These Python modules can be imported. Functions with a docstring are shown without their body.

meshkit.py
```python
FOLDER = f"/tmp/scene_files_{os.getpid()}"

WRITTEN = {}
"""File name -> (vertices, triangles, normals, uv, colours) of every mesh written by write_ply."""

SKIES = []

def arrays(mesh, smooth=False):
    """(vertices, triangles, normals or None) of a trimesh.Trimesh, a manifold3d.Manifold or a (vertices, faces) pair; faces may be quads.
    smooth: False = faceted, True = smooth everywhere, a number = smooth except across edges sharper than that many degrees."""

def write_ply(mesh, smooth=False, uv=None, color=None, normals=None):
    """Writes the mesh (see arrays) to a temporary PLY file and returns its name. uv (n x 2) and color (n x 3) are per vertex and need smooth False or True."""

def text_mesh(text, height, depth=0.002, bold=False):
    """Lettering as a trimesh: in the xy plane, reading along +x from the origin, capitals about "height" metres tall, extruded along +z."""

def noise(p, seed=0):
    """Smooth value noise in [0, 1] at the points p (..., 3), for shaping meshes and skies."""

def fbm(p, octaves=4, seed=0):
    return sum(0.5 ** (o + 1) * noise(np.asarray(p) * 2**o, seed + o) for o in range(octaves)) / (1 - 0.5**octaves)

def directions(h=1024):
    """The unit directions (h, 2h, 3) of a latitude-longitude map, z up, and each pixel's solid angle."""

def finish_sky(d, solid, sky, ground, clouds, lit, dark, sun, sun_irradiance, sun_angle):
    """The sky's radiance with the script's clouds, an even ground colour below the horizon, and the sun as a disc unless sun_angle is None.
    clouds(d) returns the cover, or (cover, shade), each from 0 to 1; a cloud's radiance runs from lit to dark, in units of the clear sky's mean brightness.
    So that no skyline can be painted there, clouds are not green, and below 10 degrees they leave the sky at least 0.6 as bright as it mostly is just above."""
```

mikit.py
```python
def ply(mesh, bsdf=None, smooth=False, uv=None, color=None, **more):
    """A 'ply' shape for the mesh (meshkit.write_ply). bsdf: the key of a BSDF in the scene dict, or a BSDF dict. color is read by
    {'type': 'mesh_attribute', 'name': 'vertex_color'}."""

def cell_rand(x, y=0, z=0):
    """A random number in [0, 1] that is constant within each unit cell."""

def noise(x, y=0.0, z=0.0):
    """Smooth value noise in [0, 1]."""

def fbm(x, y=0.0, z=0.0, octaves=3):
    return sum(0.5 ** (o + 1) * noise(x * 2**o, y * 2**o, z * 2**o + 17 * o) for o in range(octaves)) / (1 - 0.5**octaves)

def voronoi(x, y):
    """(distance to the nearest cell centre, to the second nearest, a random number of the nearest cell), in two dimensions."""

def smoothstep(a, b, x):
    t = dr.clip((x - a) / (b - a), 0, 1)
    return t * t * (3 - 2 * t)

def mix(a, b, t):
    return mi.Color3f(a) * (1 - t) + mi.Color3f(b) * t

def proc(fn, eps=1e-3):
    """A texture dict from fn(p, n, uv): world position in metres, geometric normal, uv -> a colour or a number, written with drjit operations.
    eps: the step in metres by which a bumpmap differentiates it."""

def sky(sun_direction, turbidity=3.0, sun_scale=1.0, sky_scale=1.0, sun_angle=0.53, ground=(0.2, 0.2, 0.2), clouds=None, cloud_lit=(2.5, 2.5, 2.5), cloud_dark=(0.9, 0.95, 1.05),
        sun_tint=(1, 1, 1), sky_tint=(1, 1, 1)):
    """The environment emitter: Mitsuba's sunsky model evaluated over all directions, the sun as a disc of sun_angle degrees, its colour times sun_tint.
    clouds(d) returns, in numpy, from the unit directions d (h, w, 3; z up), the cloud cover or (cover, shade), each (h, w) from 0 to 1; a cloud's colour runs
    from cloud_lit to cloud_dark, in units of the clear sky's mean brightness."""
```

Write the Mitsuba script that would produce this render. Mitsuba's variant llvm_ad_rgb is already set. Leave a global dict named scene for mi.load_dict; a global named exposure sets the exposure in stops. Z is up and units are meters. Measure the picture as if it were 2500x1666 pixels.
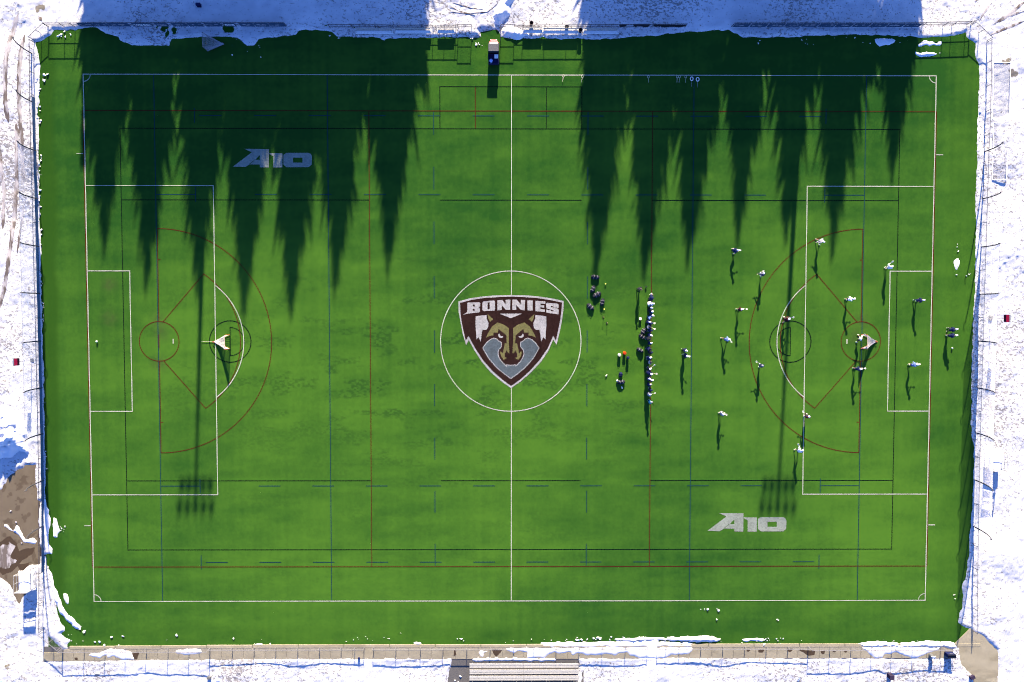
import math, random
import numpy as np, trimesh, shapely, drjit as dr, mitsuba as mi
import manifold3d as m3
from shapely.geometry import Polygon, LineString, Point, box as sbox
import mikit, meshkit
from mikit import proc, noise, fbm, voronoi, cell_rand, smoothstep, mix

random.seed(7); RNG = np.random.default_rng(7)
T = mi.ScalarTransform4f
YD = 0.9144

# ------------------------------------------------------------------ camera, sky, exposure
EYE = np.array([-0.3629, 4.1652, 103.6473])                      # drone, 104 m above the pitch
ROT = np.array([[0.999987, -0.000169, -0.00502], [0.000368, 0.999213, 0.039666], [0.005009, -0.039667, 0.9992]])
FOCAL, CU, CV = 1944.0, 1250.0, 833.0                            # in units of the surveyed photograph, 2500 wide
scene, labels = {}, {}
scene['camera'] = dict(type='perspective', fov=float(2 * math.degrees(math.atan(1250 / FOCAL))), fov_axis='x', near_clip=1.0, far_clip=6000.0,
                       to_world=T().look_at(origin=EYE.tolist(), target=(EYE - ROT[:, 2] * 10).tolist(), up=ROT[:, 1].tolist()))
SUN_EL, SUN_AZ = math.radians(20.0), math.radians(2.4)
SUN = (math.sin(SUN_AZ) * math.cos(SUN_EL), math.cos(SUN_AZ) * math.cos(SUN_EL), math.sin(SUN_EL))
scene['sky'] = mikit.sky(SUN, turbidity=3, sun_scale=2.8, sky_scale=1.06, sky_tint=(0.62, 0.87, 1.72), sun_tint=(0.90, 1.0, 1.25), ground=(0.5, 0.52, 0.58))
exposure = 2.8


def G(px, py, z=0.0):
    """Survey of the photograph: the place at height z that stands at this point of it."""
    d = ROT @ np.array([(px - CU) / FOCAL, -(py - CV) / FOCAL, -1.0])
    return EYE + d * ((z - EYE[2]) / d[2])


def gx(pts, z=0.0):
    return [tuple(G(a, b, z)[:2]) for a, b in pts]


# ------------------------------------------------------------------ materials
def rgb(*c):
    return {'type': 'rgb', 'value': [float(x) for x in c]}


def mat(key, c, rough=None, metal=0.0, two=True):
    tex = c if isinstance(c, dict) else rgb(*c)
    b = {'type': 'diffuse', 'reflectance': tex} if rough is None else {'type': 'principled', 'base_color': tex, 'roughness': rough, 'metallic': metal}
    scene[key] = {'type': 'twosided', 'nested': b} if two else b
    return key


def turf_color(p, n, uv):
    x, y = p.x, p.y
    big = fbm((0.82 * x + 0.57 * y) * 0.037, (0.82 * y - 0.57 * x) * 0.043, 239.96, 4)  # noise seed picked so the upper half darkens, directional shading put into the colour
    mid = fbm(x * 0.20 + 0.09 * y + 9, y * 0.62 - 0.05 * x, 1.0, 4)
    fine = noise(x * 3.1, y * 2.3, 5.0)
    grain = noise(x * 9.0, y * 7.0, 2.0)
    seam = noise(x * 1.7, y * 0.03, 8.0)
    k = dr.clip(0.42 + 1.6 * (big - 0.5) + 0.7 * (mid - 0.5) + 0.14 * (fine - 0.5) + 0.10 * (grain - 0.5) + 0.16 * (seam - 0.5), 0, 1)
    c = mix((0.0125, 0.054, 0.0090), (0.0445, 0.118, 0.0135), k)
    # matted, wet patches of infill
    bl = fbm(x * 0.3 + 40, y * 0.75 + 7, 6.0, 4)
    area = smoothstep(0.30, 0.62, fbm(x * 0.035 + 5, y * 0.05 + 2, 9.0, 2))
    wet = smoothstep(0.50, 0.74, bl) * (0.25 + area * 1.1 * dr.exp(-(dr.square((x + 9) / 30) + dr.square((y + 3) / 13)))) * (0.25 + 0.75 * smoothstep(0.34, 0.70, fbm(x * 3.0, y * 4.6, 4.0, 2)))
    c = mix(c, (0.0140, 0.050, 0.0100), wet * 0.62)
    # worn ground in front of the four small goals
    for cx, cy in ((-45.8, 2.8), (-45.8, -2.9), (45.7, 2.8), (-52.0, 7.4), (-52.2, 3.0), (45.0, 0.6), (-45.4, 1.0)):
        d = dr.exp(-(dr.square((x - cx) / 0.9) + dr.square((y - cy) / 1.0)))
        c = mix(c, (0.0374, 0.0544, 0.0187), d * 0.55 * (0.4 + 0.9 * noise(x * 3, y * 3, 1.0)))
    # outer strips tinted darker, towards both end fences and the lower edge
    edge = smoothstep(-58.2, -59.4, x + 0.6 * (noise(y * 0.2, 3.0) - 0.5)) * 0.85 + smoothstep(56.2, 57.4, x) * 0.16 + smoothstep(-36.3, -38.6, y + 0.8 * (noise(x * 0.2, 3.0) - 0.5)) * 0.22
    return mix(c, (0.0165, 0.056, 0.0072), edge)


def snow_color(p, n, uv):
    x, y = p.x, p.y
    dens = fbm(x * 0.11, y * 0.09, 3.0, 3)
    smooth_ = smoothstep(-12.0, -20.0, y) * smoothstep(55, 62, x) * .10 + smoothstep(60, 63, x) * .02 + smoothstep(39, 42, y) * smoothstep(2, -4, x) * .07 + smoothstep(39, 42, y) * smoothstep(45, 50, x) * .05 - smoothstep(41, 42.5, y) * smoothstep(3, 6, x) * smoothstep(30, 24, x) * .07 + smoothstep(-41, -43, y) * smoothstep(-36, -44, x) * .06
    left = smoothstep(-60.5, -61.6, x) * smoothstep(-12.5, -8.0, y) * 0.10
    spot = noise(x * 4.2 + 1.5 * y, y * 6.5, 1.0) * 0.55 + noise(x * 11.0, y * 13.0, 6.0) * 0.45
    th = 0.585 - 0.60 * (dens - 0.5) - left * 1.2 + smooth_
    k = smoothstep(th, th + 0.22, spot)
    c = mix((0.38, 0.405, 0.445), (0.55, 0.57, 0.60), fbm(x * 0.9, y * 1.3, 1.0, 4))
    # bare, grassy ground where the snow is thin
    bare = mi.Float(0)
    for cx, cy, sx, sy, a in ((-66.2, -5.5, 2.0, 1.1, 1.0), (-63.9, -3.9, 1.6, 0.5, .8), (-62.3, 6.5, .35, 2.6, .8), (-63.4, 23.0, .35, 4.0, .7), (-62.6, 18.0, .3, 3.0, .5),
                              (-66.5, -43.0, 1.8, 1.6, .9), (63.7, 36.2, 1.0, .9, 1.2), (64.9, 34.6, 1.1, .8, 1.2), (-60.6, 42.2, .5, 1.0, 1.0), (-59.8, 42.6, .5, .8, 1.0),
                              (13.3, -42.6, .5, .4, .8), (-8.0, -44.5, 2.2, 1.2, .35), (-20.0, -43.5, 3.0, .6, .3), (-5.4, 42.8, 4.0, 1.2, -.3), (5.5, 43.0, 3.6, 2.0, .28), (11.0, 43.0, 5.0, 2.5, .25), (44.0, -43.4, 4.0, .6, .22)):
        bare = bare + a * dr.exp(-(dr.square((x - cx) / sx) + dr.square((y - cy) / sy)))
    b = smoothstep(0.52, 0.72, bare * 0.62 + (fbm(x * 2.2, y * 2.2, 2.0, 3) - 0.5) * 0.9)
    c = mix(c, (0.16, 0.155, 0.155), k * 0.9)
    return mix(c, mix((0.12, 0.10, 0.045), (0.09, 0.075, 0.06), noise(x * 1.5, y * 1.5, 9.0)), b * 0.85)


def concrete_color(p, n, uv):
    x, y = p.x, p.y
    k = fbm(x * 0.7, y * 1.2, 1.0, 4)
    s = smoothstep(0.6, 0.75, fbm(x * 0.35 + 11, y * 0.9, 4.0, 4))
    c = mix((0.1999, 0.1839, 0.1357), (0.2678, 0.2481, 0.1892), k)
    return mix(c, (0.1517, 0.1374, 0.09996), s * 0.5)


def mud_color(p, n, uv):
    x, y = p.x, p.y
    c = mix((0.09367, 0.07752, 0.05652), (0.126, 0.1066, 0.07913), fbm(x * 0.9, y * 0.5, 2.0, 4))
    return mix(c, (0.04845, 0.03553, 0.02584), smoothstep(0.62, 0.7, fbm(x * 1.1 + 3, y * 1.1, 7.0, 3)) * 0.5)


def faded(c, lo=0.72, hi=1.12):
    """field paint worn by feet and brushed by the pile"""
    def fn(p, n, uv):
        k = noise(p.x * 7.0, p.y * 9.0, 3.0) * 0.45 + fbm(p.x * 0.9, p.y * 0.7, 5.0, 3) * 0.35 + noise(p.x * 2.4, p.y * 0.15, 1.0) * 0.2
        return mi.Color3f(c) * (lo + (hi - lo) * smoothstep(0.2, 0.8, k))
    return proc(fn)


def paint_color(p, n, uv):
    x, y = p.x, p.y
    k = noise(x * 6.0, y * 6.0, 1.0) * 0.5 + noise(x * 1.3, y * 1.1, 4.0) * 0.5
    return mix((0.1901, 0.2266, 0.1608), (0.3509, 0.3728, 0.329), k)


def slush_color(p, n, uv):
    x, y = p.x, p.y
    k = smoothstep(0.35, 0.65, fbm(x * 2.2, y * 0.8, 1.0, 4))
    return mix((0.11, 0.095, 0.088), (0.34, 0.33, 0.34), k)


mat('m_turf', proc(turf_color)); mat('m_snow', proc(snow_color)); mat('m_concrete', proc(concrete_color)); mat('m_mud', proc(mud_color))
mat('m_white_paint', proc(paint_color)); mat('m_slush', proc(slush_color))
mat('m_black_paint', (0.0025, 0.009, 0.006)); mat('m_red_paint', (0.060, 0.0115, 0.007)); mat('m_blue_paint', (0.0068, 0.0323, 0.0459))
mat('m_emblem_white', faded((0.2558, 0.2602, 0.2632))); mat('m_emblem_brown', faded((0.0190, 0.0098, 0.0088))); mat('m_emblem_tan', faded((0.1023, 0.09942, 0.0424))); mat('m_emblem_grey', faded((0.0614, 0.08041, 0.09357)))
mat('m_logo_grey', faded((0.172, 0.2021, 0.1763), .8, 1.1))
mat('m_steel', (0.42, 0.42, 0.43), 0.45, 0.9); mat('m_aluminium', (0.33, 0.335, 0.325)); mat('m_dark_steel', (0.05, 0.05, 0.06), 0.5, 0.3)
mat('m_galvanised', (0.13, 0.133, 0.15)); mat('m_navy_screen', (0.0374, 0.0714, 0.1224)); mat('m_blue_screen', (0.085, 0.136, 0.204)); mat('m_black_net', (0.02, 0.02, 0.02))
mat('m_white', (0.72, 0.72, 0.73)); mat('m_cream', (0.544, 0.544, 0.408)); mat('m_grey', (0.102, 0.1071, 0.1122)); mat('m_dark', (0.02, 0.022, 0.03)); mat('m_red', (0.51, 0.051, 0.0595), 0.3)
mat('m_skin', (0.255, 0.153, 0.1105)); mat('m_skin_dark', (0.272, 0.153, 0.102)); mat('m_navy', (0.0136, 0.0187, 0.0646)); mat('m_maroon', (0.0476, 0.0136, 0.017)); mat('m_sky_blue', (0.1275, 0.187, 0.391))
mat('m_light_grey', (0.255, 0.2601, 0.289)); mat('m_orange', (0.595, 0.0476, 0.0085)); mat('m_yellow', (0.68, 0.646, 0.136)); mat('m_brown', (0.102, 0.0765, 0.068)); mat('m_bark', (0.07, 0.05, 0.035))
mat('m_needles', (0.018, 0.040, 0.018)); mat('m_snow_clump', (0.66, 0.67, 0.69)); mat('m_wet', (0.051, 0.0374, 0.0272)); mat('m_pavement', (0.0884, 0.0884, 0.0901)); mat('m_sign_red', (0.1445, 0.0068, 0.0272))
mat('m_sign_back', (0.119, 0.1411, 0.17)); mat('m_net_white', (0.52, 0.50, 0.47)); mat('m_goal_orange', (0.5, 0.14, 0.07)); mat('m_bag_blue', (0.36, 0.44, 0.75)); mat('m_glass', (0.6, 0.64, 0.66), 0.08, 0.6); mat('m_purple', (0.030, 0.024, 0.046))
mat('m_tyre', (0.02, 0.02, 0.02)); mat('m_teal', (0.085, 0.272, 0.306))


# ------------------------------------------------------------------ helpers
def fresh(name):
    if not any(k == name or k.startswith(name + '__') for k in USED):
        USED.add(name); return name
    i = 1
    while f'{name}_{i:03d}' in USED: i += 1
    USED.add(f'{name}_{i:03d}'); return f'{name}_{i:03d}'


USED = set()


def thing(name, label, cat, group=None):
    key = fresh(name)
    labels[key] = {'label': label, 'category': cat}
    if group: labels[key]['group'] = group
    return key


def put(name, mesh, m, parent=None, smooth=False, label=None, kind=None):
    key = fresh(parent + '__' + name if parent else name)
    scene[key] = mikit.ply(mesh, m, smooth=smooth)
    if label or kind:
        labels.setdefault(key, {})
        if label: labels[key]['label'] = label
        if kind: labels[key]['kind'] = kind
    return key


def solo(name, mesh, m, label, cat, group=None, smooth=False):
    key = thing(name, label, cat, group)
    scene[key] = mikit.ply(mesh, m, smooth=smooth)
    return key


def struct(name, mesh, m, smooth=False, label=None):
    key = fresh(name); scene[key] = mikit.ply(mesh, m, smooth=smooth)
    labels[key] = {'kind': 'structure'}
    if label: labels[key]['label'] = label
    return key


def cat(ms):
    vs, fs, o = [], [], 0
    for m in ms:
        v, f = (m.vertices, m.faces) if hasattr(m, 'vertices') else m
        f = np.asarray(f)
        if f.shape[1] == 4: f = np.vstack([f[:, [0, 1, 2]], f[:, [0, 2, 3]]])
        vs.append(np.asarray(v, float)); fs.append(f + o); o += len(v)
    return np.vstack(vs), np.vstack(fs)


BOXV = np.array([[x, y, z] for x in (-.5, .5) for y in (-.5, .5) for z in (-.5, .5)])
BOXF = np.array([[0, 1, 3], [0, 3, 2], [4, 6, 7], [4, 7, 5], [0, 4, 5], [0, 5, 1], [2, 3, 7], [2, 7, 6], [0, 2, 6], [0, 6, 4], [1, 5, 7], [1, 7, 3]])


def bx(c, s, rz=0.0):
    v = BOXV * np.asarray(s, float)
    a, b = math.cos(rz), math.sin(rz)
    v = v @ np.array([[a, b, 0], [-b, a, 0], [0, 0, 1]])
    return v + np.asarray(c, float), BOXF


def rbox(c, s, r=0.03, rz=0.0):
    """box with bevelled edges"""
    s = np.asarray(s, float); r = min(r, s.min() * 0.45)
    pts = []
    for k in range(3):
        e = s / 2 - r; e = e.copy(); e[k] = s[k] / 2
        pts += [[sx * e[0], sy * e[1], sz * e[2]] for sx in (-1, 1) for sy in (-1, 1) for sz in (-1, 1)]
    h = trimesh.Trimesh(*hull(np.array(pts)), process=False)
    a, b = math.cos(rz), math.sin(rz)
    return np.array(h.vertices) @ np.array([[a, b, 0], [-b, a, 0], [0, 0, 1]]) + np.asarray(c, float), np.array(h.faces)


def hull(p):
    m = m3.Manifold.hull_points(np.asarray(p, np.float64)).to_mesh()
    return np.array(m.vert_properties[:, :3]), np.array(m.tri_verts)


def tube(points, r, sides=6, caps=True):
    p = np.asarray(points, float)
    t = np.gradient(p, axis=0); t /= np.linalg.norm(t, axis=1, keepdims=True) + 1e-12
    up = np.array([0, 0, 1.0]) if abs(t[len(t) // 2][2]) < 0.9 else np.array([0, 1.0, 0])
    a = np.cross(t, up); a /= np.linalg.norm(a, axis=1, keepdims=True) + 1e-12
    b = np.cross(t, a)
    ang = np.arange(sides) * 2 * np.pi / sides
    rr = np.broadcast_to(np.asarray(r, float), (len(p),))
    v = p[:, None] + rr[:, None, None] * (np.cos(ang)[None, :, None] * a[:, None] + np.sin(ang)[None, :, None] * b[:, None])
    i, j = np.meshgrid(np.arange(len(p) - 1), np.arange(sides), indexing='ij')
    q = np.stack([i * sides + j, i * sides + (j + 1) % sides, (i + 1) * sides + (j + 1) % sides, (i + 1) * sides + j], -1).reshape(-1, 4)
    f = np.vstack([q[:, [0, 1, 2]], q[:, [0, 2, 3]]]); v = v.reshape(-1, 3)
    if caps:
        n = len(v); v = np.vstack([v, p[0], p[-1]]); k = np.arange(sides); e = (len(p) - 1) * sides
        f = np.vstack([f, np.stack([k, (k + 1) % sides, k * 0 + n], 1), np.stack([e + k, e + (k + 1) % sides, k * 0 + n + 1], 1)])
    return v, f


def lathe(prof, sides=14, c=(0, 0, 0)):
    pr = np.asarray(prof, float); a = np.arange(sides) * 2 * np.pi / sides
    v = np.stack([pr[:, None, 0] * np.cos(a), pr[:, None, 0] * np.sin(a), np.broadcast_to(pr[:, None, 1], (len(pr), sides))], -1).reshape(-1, 3)
    i, j = np.meshgrid(np.arange(len(pr) - 1), np.arange(sides), indexing='ij')
    q = np.stack([i * sides + j, i * sides + (j + 1) % sides, (i + 1) * sides + (j + 1) % sides, (i + 1) * sides + j], -1).reshape(-1, 4)
    return v + np.asarray(c, float), np.vstack([q[:, [0, 1, 2]], q[:, [0, 2, 3]]])


def flat(poly, z):
    """a polygon as a sheet at height z"""
    out = []
    for g in getattr(poly, 'geoms', [poly]):
        if g.is_empty or g.geom_type != 'Polygon': continue
        v, f = trimesh.creation.triangulate_polygon(g, engine='earcut')
        out.append((np.c_[v, np.full(len(v), z)], f))
    v, f = cat(out)
    a = v[f]; n = np.cross(a[:, 1] - a[:, 0], a[:, 2] - a[:, 0])[:, 2]
    f[n < 0] = f[n < 0][:, ::-1]
    return v, f


def slab(poly, z0, z1):
    return cat([trimesh.creation.extrude_polygon(g, z1 - z0, engine='earcut').apply_translation([0, 0, z0]) for g in getattr(poly, 'geoms', [poly]) if not g.is_empty])


def stripe(pts, w, closed=False):
    l = LineString(pts + [pts[0]] if closed else pts)
    return l.buffer(w / 2, cap_style='flat', join_style='mitre')


def rough_edge(pts, step=0.25, amp=0.12, seed=0):
    """a closed outline, resampled and roughened"""
    r = np.random.default_rng(seed)
    ring = LineString(list(pts) + [pts[0]]); n = max(8, int(ring.length / step))
    p = np.array([ring.interpolate(i / n, normalized=True).coords[0] for i in range(n)])
    k = r.normal(0, 1, (n, 2)); k = (k + np.roll(k, 1, 0) * .7 + np.roll(k, -1, 0) * .7) / 1.5
    g = Polygon(p + k * amp)
    return g if g.is_valid else g.buffer(0)


def mound(poly, h, step=0.16, seed=0, z=0.0, lump=0.6):
    """snow lying in a heap on this outline, rounded off to its edge"""
    x0, y0, x1, y1 = poly.bounds
    step = max(step, min(x1 - x0, y1 - y0) / 60)
    xs, ys = np.arange(x0 - step, x1 + 2 * step, step), np.arange(y0 - step, y1 + 2 * step, step)
    X, Y = np.meshgrid(xs, ys, indexing='ij'); P = shapely.points(X, Y)
    d = shapely.distance(P, poly.boundary) * np.where(shapely.contains(poly, P), 1, -1)
    q = np.stack([X, Y, X * 0 + seed * 3.7], -1)
    k = meshkit.fbm(q * 1.7, 3, seed)
    Z = h * (1 - np.exp(-np.maximum(d, 0) / (0.18 + h * 0.5))) * (1 - lump + 2 * lump * k) + np.minimum(d, 0) * 0.6
    nx, ny = X.shape; idx = np.arange(nx * ny).reshape(nx, ny)
    quad = np.stack([idx[:-1, :-1], idx[1:, :-1], idx[1:, 1:], idx[:-1, 1:]], -1).reshape(-1, 4)
    keep = (d.ravel()[quad] > -step * 1.3).any(1); quad = quad[keep]
    V = np.stack([X, Y, Z + z], -1).reshape(-1, 3)
    used, inv = np.unique(quad, return_inverse=True); quad = inv.reshape(-1, 4)
    return V[used], np.vstack([quad[:, [0, 1, 2]], quad[:, [0, 2, 3]]])


def clump(c, r, seed=0):
    """a small lump of snow"""
    g = np.random.default_rng(seed)
    v, f = hull(np.array([[math.cos(a) * math.cos(b), math.sin(a) * math.cos(b), math.sin(b)] for a, b in zip(g.uniform(0, 6.28, 14), g.uniform(-.3, 1.4, 14))]) * (r * g.uniform(.6, 1.2, (14, 1))) * np.array([1, 1, .7]))
    return v + np.asarray(c, float), f


# ------------------------------------------------------------------ the setting: turf
RX, RY0, RY1 = 61.0, -40.35, 40.6
tx_, ty_ = np.linspace(-RX, RX, 245), np.linspace(RY0, RY1, 325)
TX, TY = np.meshgrid(tx_, ty_, indexing='ij')
tq = np.stack([TX * .16, TY * .42, TX * 0], -1)                   # the mat lies in slight folds, long across the pitch
fold = meshkit.fbm(tq, 3, 31) * (.40 + .75 * np.exp(-((TX - 8) / 26) ** 2 - ((TY - 14) / 12) ** 2))
TZ = -.004 - .07 * (1 - np.clip(fold, 0, 1)); TZ -= TZ.max() + .002
ti = np.arange(TX.size).reshape(TX.shape)
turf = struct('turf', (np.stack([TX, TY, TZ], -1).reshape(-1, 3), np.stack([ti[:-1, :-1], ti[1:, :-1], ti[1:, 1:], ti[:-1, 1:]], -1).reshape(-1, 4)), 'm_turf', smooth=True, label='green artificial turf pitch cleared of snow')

from scipy.interpolate import RegularGridInterpolator
GT = RegularGridInterpolator((tx_, ty_), TZ, bounds_error=False, fill_value=None)


def laid(poly, off):
    """a painted shape that lies on the mat and follows its folds"""
    v_, f_ = flat(poly, 0.0)
    v_, f_ = trimesh.remesh.subdivide_to_size(v_, f_, .45, max_iter=14)
    v_[:, 2] = GT(v_[:, :2]) + off
    return v_, f_


LAYER = {'m_black_paint': .013, 'm_blue_paint': .016, 'm_red_paint': .019, 'm_white_paint': .022}
zl = [0]


def paint(name, poly, m, label=None):
    zl[0] += 1
    return put(name, laid(poly, LAYER[m] + zl[0] % 5 * .0005), m, turf, label=label)


L, W = 60 * YD, 37.5 * YD


def arc(c, r, a0, a1, n=64):
    return [(c[0] + r * math.cos(math.radians(a0 + (a1 - a0) * i / n)), c[1] + r * math.sin(math.radians(a0 + (a1 - a0) * i / n))) for i in range(n + 1)]


bw, rw, lw = 0.095, 0.09, 0.095
# black lacrosse lines
paint('black_boundary_line', stripe([(-55 * YD, 30 * YD), (55 * YD, 30 * YD), (55 * YD, -30 * YD), (-55 * YD, -30 * YD)], bw, True), 'm_black_paint', 'thin black rectangle painted inside the white boundary')
for sy in (1, -1):
    for x0, x1 in ((-55 * YD, -20 * YD), (-10 * YD, 10 * YD), (20 * YD, 55 * YD)):
        paint('black_sideline', stripe([(x0, sy * 20 * YD), (x1, sy * 20 * YD)], bw), 'm_black_paint')
paint('black_substitution_box', stripe([(-10 * YD, 30 * YD), (-10 * YD, 32.8), (10 * YD, 32.8), (10 * YD, 30 * YD)], bw), 'm_black_paint', 'thin black box on the upper touchline beside the cart')
for s in (-1, 1):
    paint('black_box_divider', stripe([(s * 5 * YD, 27.5), (s * 5 * YD, 32.7)], bw), 'm_red_paint' if s < 0 else 'm_black_paint')
    c = (s * 36.5, -0.03)
    paint('black_crease_circle', Point(c).buffer(2.75, 48).difference(Point(c).buffer(2.75 - bw * 1.2, 48)), 'm_black_paint')
    d = arc(c, 1.83, -90, 90) if s < 0 else arc(c, 1.83, 90, 270)
    paint('black_crease_half', stripe(d, bw, True), 'm_black_paint')
# blue hockey lines
for x in (-45.85, -23.6, 23.6, 45.85):
    paint('blue_cross_line', stripe([(x, W - .07), (x, -W + .07)], lw), 'm_blue_paint')
for y in (29.08, 18.98, -18.98, -29.1):
    for j in range(6):
        for s in (-1, 1):
            xc = s * (3.51 + 7.03 * j)
            if abs(y) < 20 and j == 5:
                paint('blue_dash', stripe([(s * 45.8, y), (s * 40.7, y)], lw), 'm_blue_paint')
            else:
                paint('blue_dash', stripe([(xc - 1.42, y), (xc + 1.42, y)], lw), 'm_blue_paint')
    for s in (-1, 1):
        paint('blue_tick', stripe([(s * 40.7, y - .95), (s * 40.7, y + .95)], lw), 'm_blue_paint')
for s in (-1, 1):
    for j in range(-4, 5):
        paint('blue_dash', stripe([(s * 9.95, j * 7.03 - 1.45), (s * 9.95, j * 7.03 + 1.45)], lw), 'm_blue_paint')
# red lacrosse lines
paint('red_boundary_line', stripe([(-L - .16, 29.7), (L + .16, 29.7)], rw).union(stripe([(-L - .16, -29.7), (L + .16, -29.7)], rw)), 'm_red_paint', 'two thin red lines along the pitch')
for s in (-1, 1):
    paint('red_end_line', stripe([(s * (L + .13), 29.7), (s * (L + .13), -29.7)], .1), 'm_red_paint')
    paint('red_restraining_line', stripe([(s * 20 * YD, 29.65), (s * 20 * YD, -29.65)], rw), 'm_red_paint')
    c = (s * 50 * YD, 0)
    paint('red_crease_circle', Point(c).buffer(2.62, 48).difference(Point(c).buffer(2.62 - rw, 48)), 'm_red_paint')
    a = (-90, 90) if s < 0 else (90, 270)
    paint('red_fan_line', stripe(arc(c, 14.6, *a), rw), 'm_red_paint', 'large thin red half circle before the goal')
    paint('red_goal_extension', stripe([(c[0], 14.6), (c[0], 2.62)], rw).union(stripe([(c[0], -2.62), (c[0], -14.6)], rw)), 'm_red_paint')
    b = arc(c, 10.55, -56, 56) if s < 0 else arc(c, 10.55, 236, 124)
    u = s * -1
    paint('red_arc_line', stripe([(c[0] + u * .55, -2.55)] + b + [(c[0] + u * .55, 2.55)], rw), 'm_red_paint', 'thin red arc joined to the crease by two slanting lines')
    for t in (10.6, -10.6):
        paint('red_tick', stripe([(c[0] - .0, t), (c[0] + u * .35, t)], rw), 'm_red_paint')
paint('red_goal_line', stripe([(-45.75, -.9), (-45.75, .9)], rw), 'm_red_paint')
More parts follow.
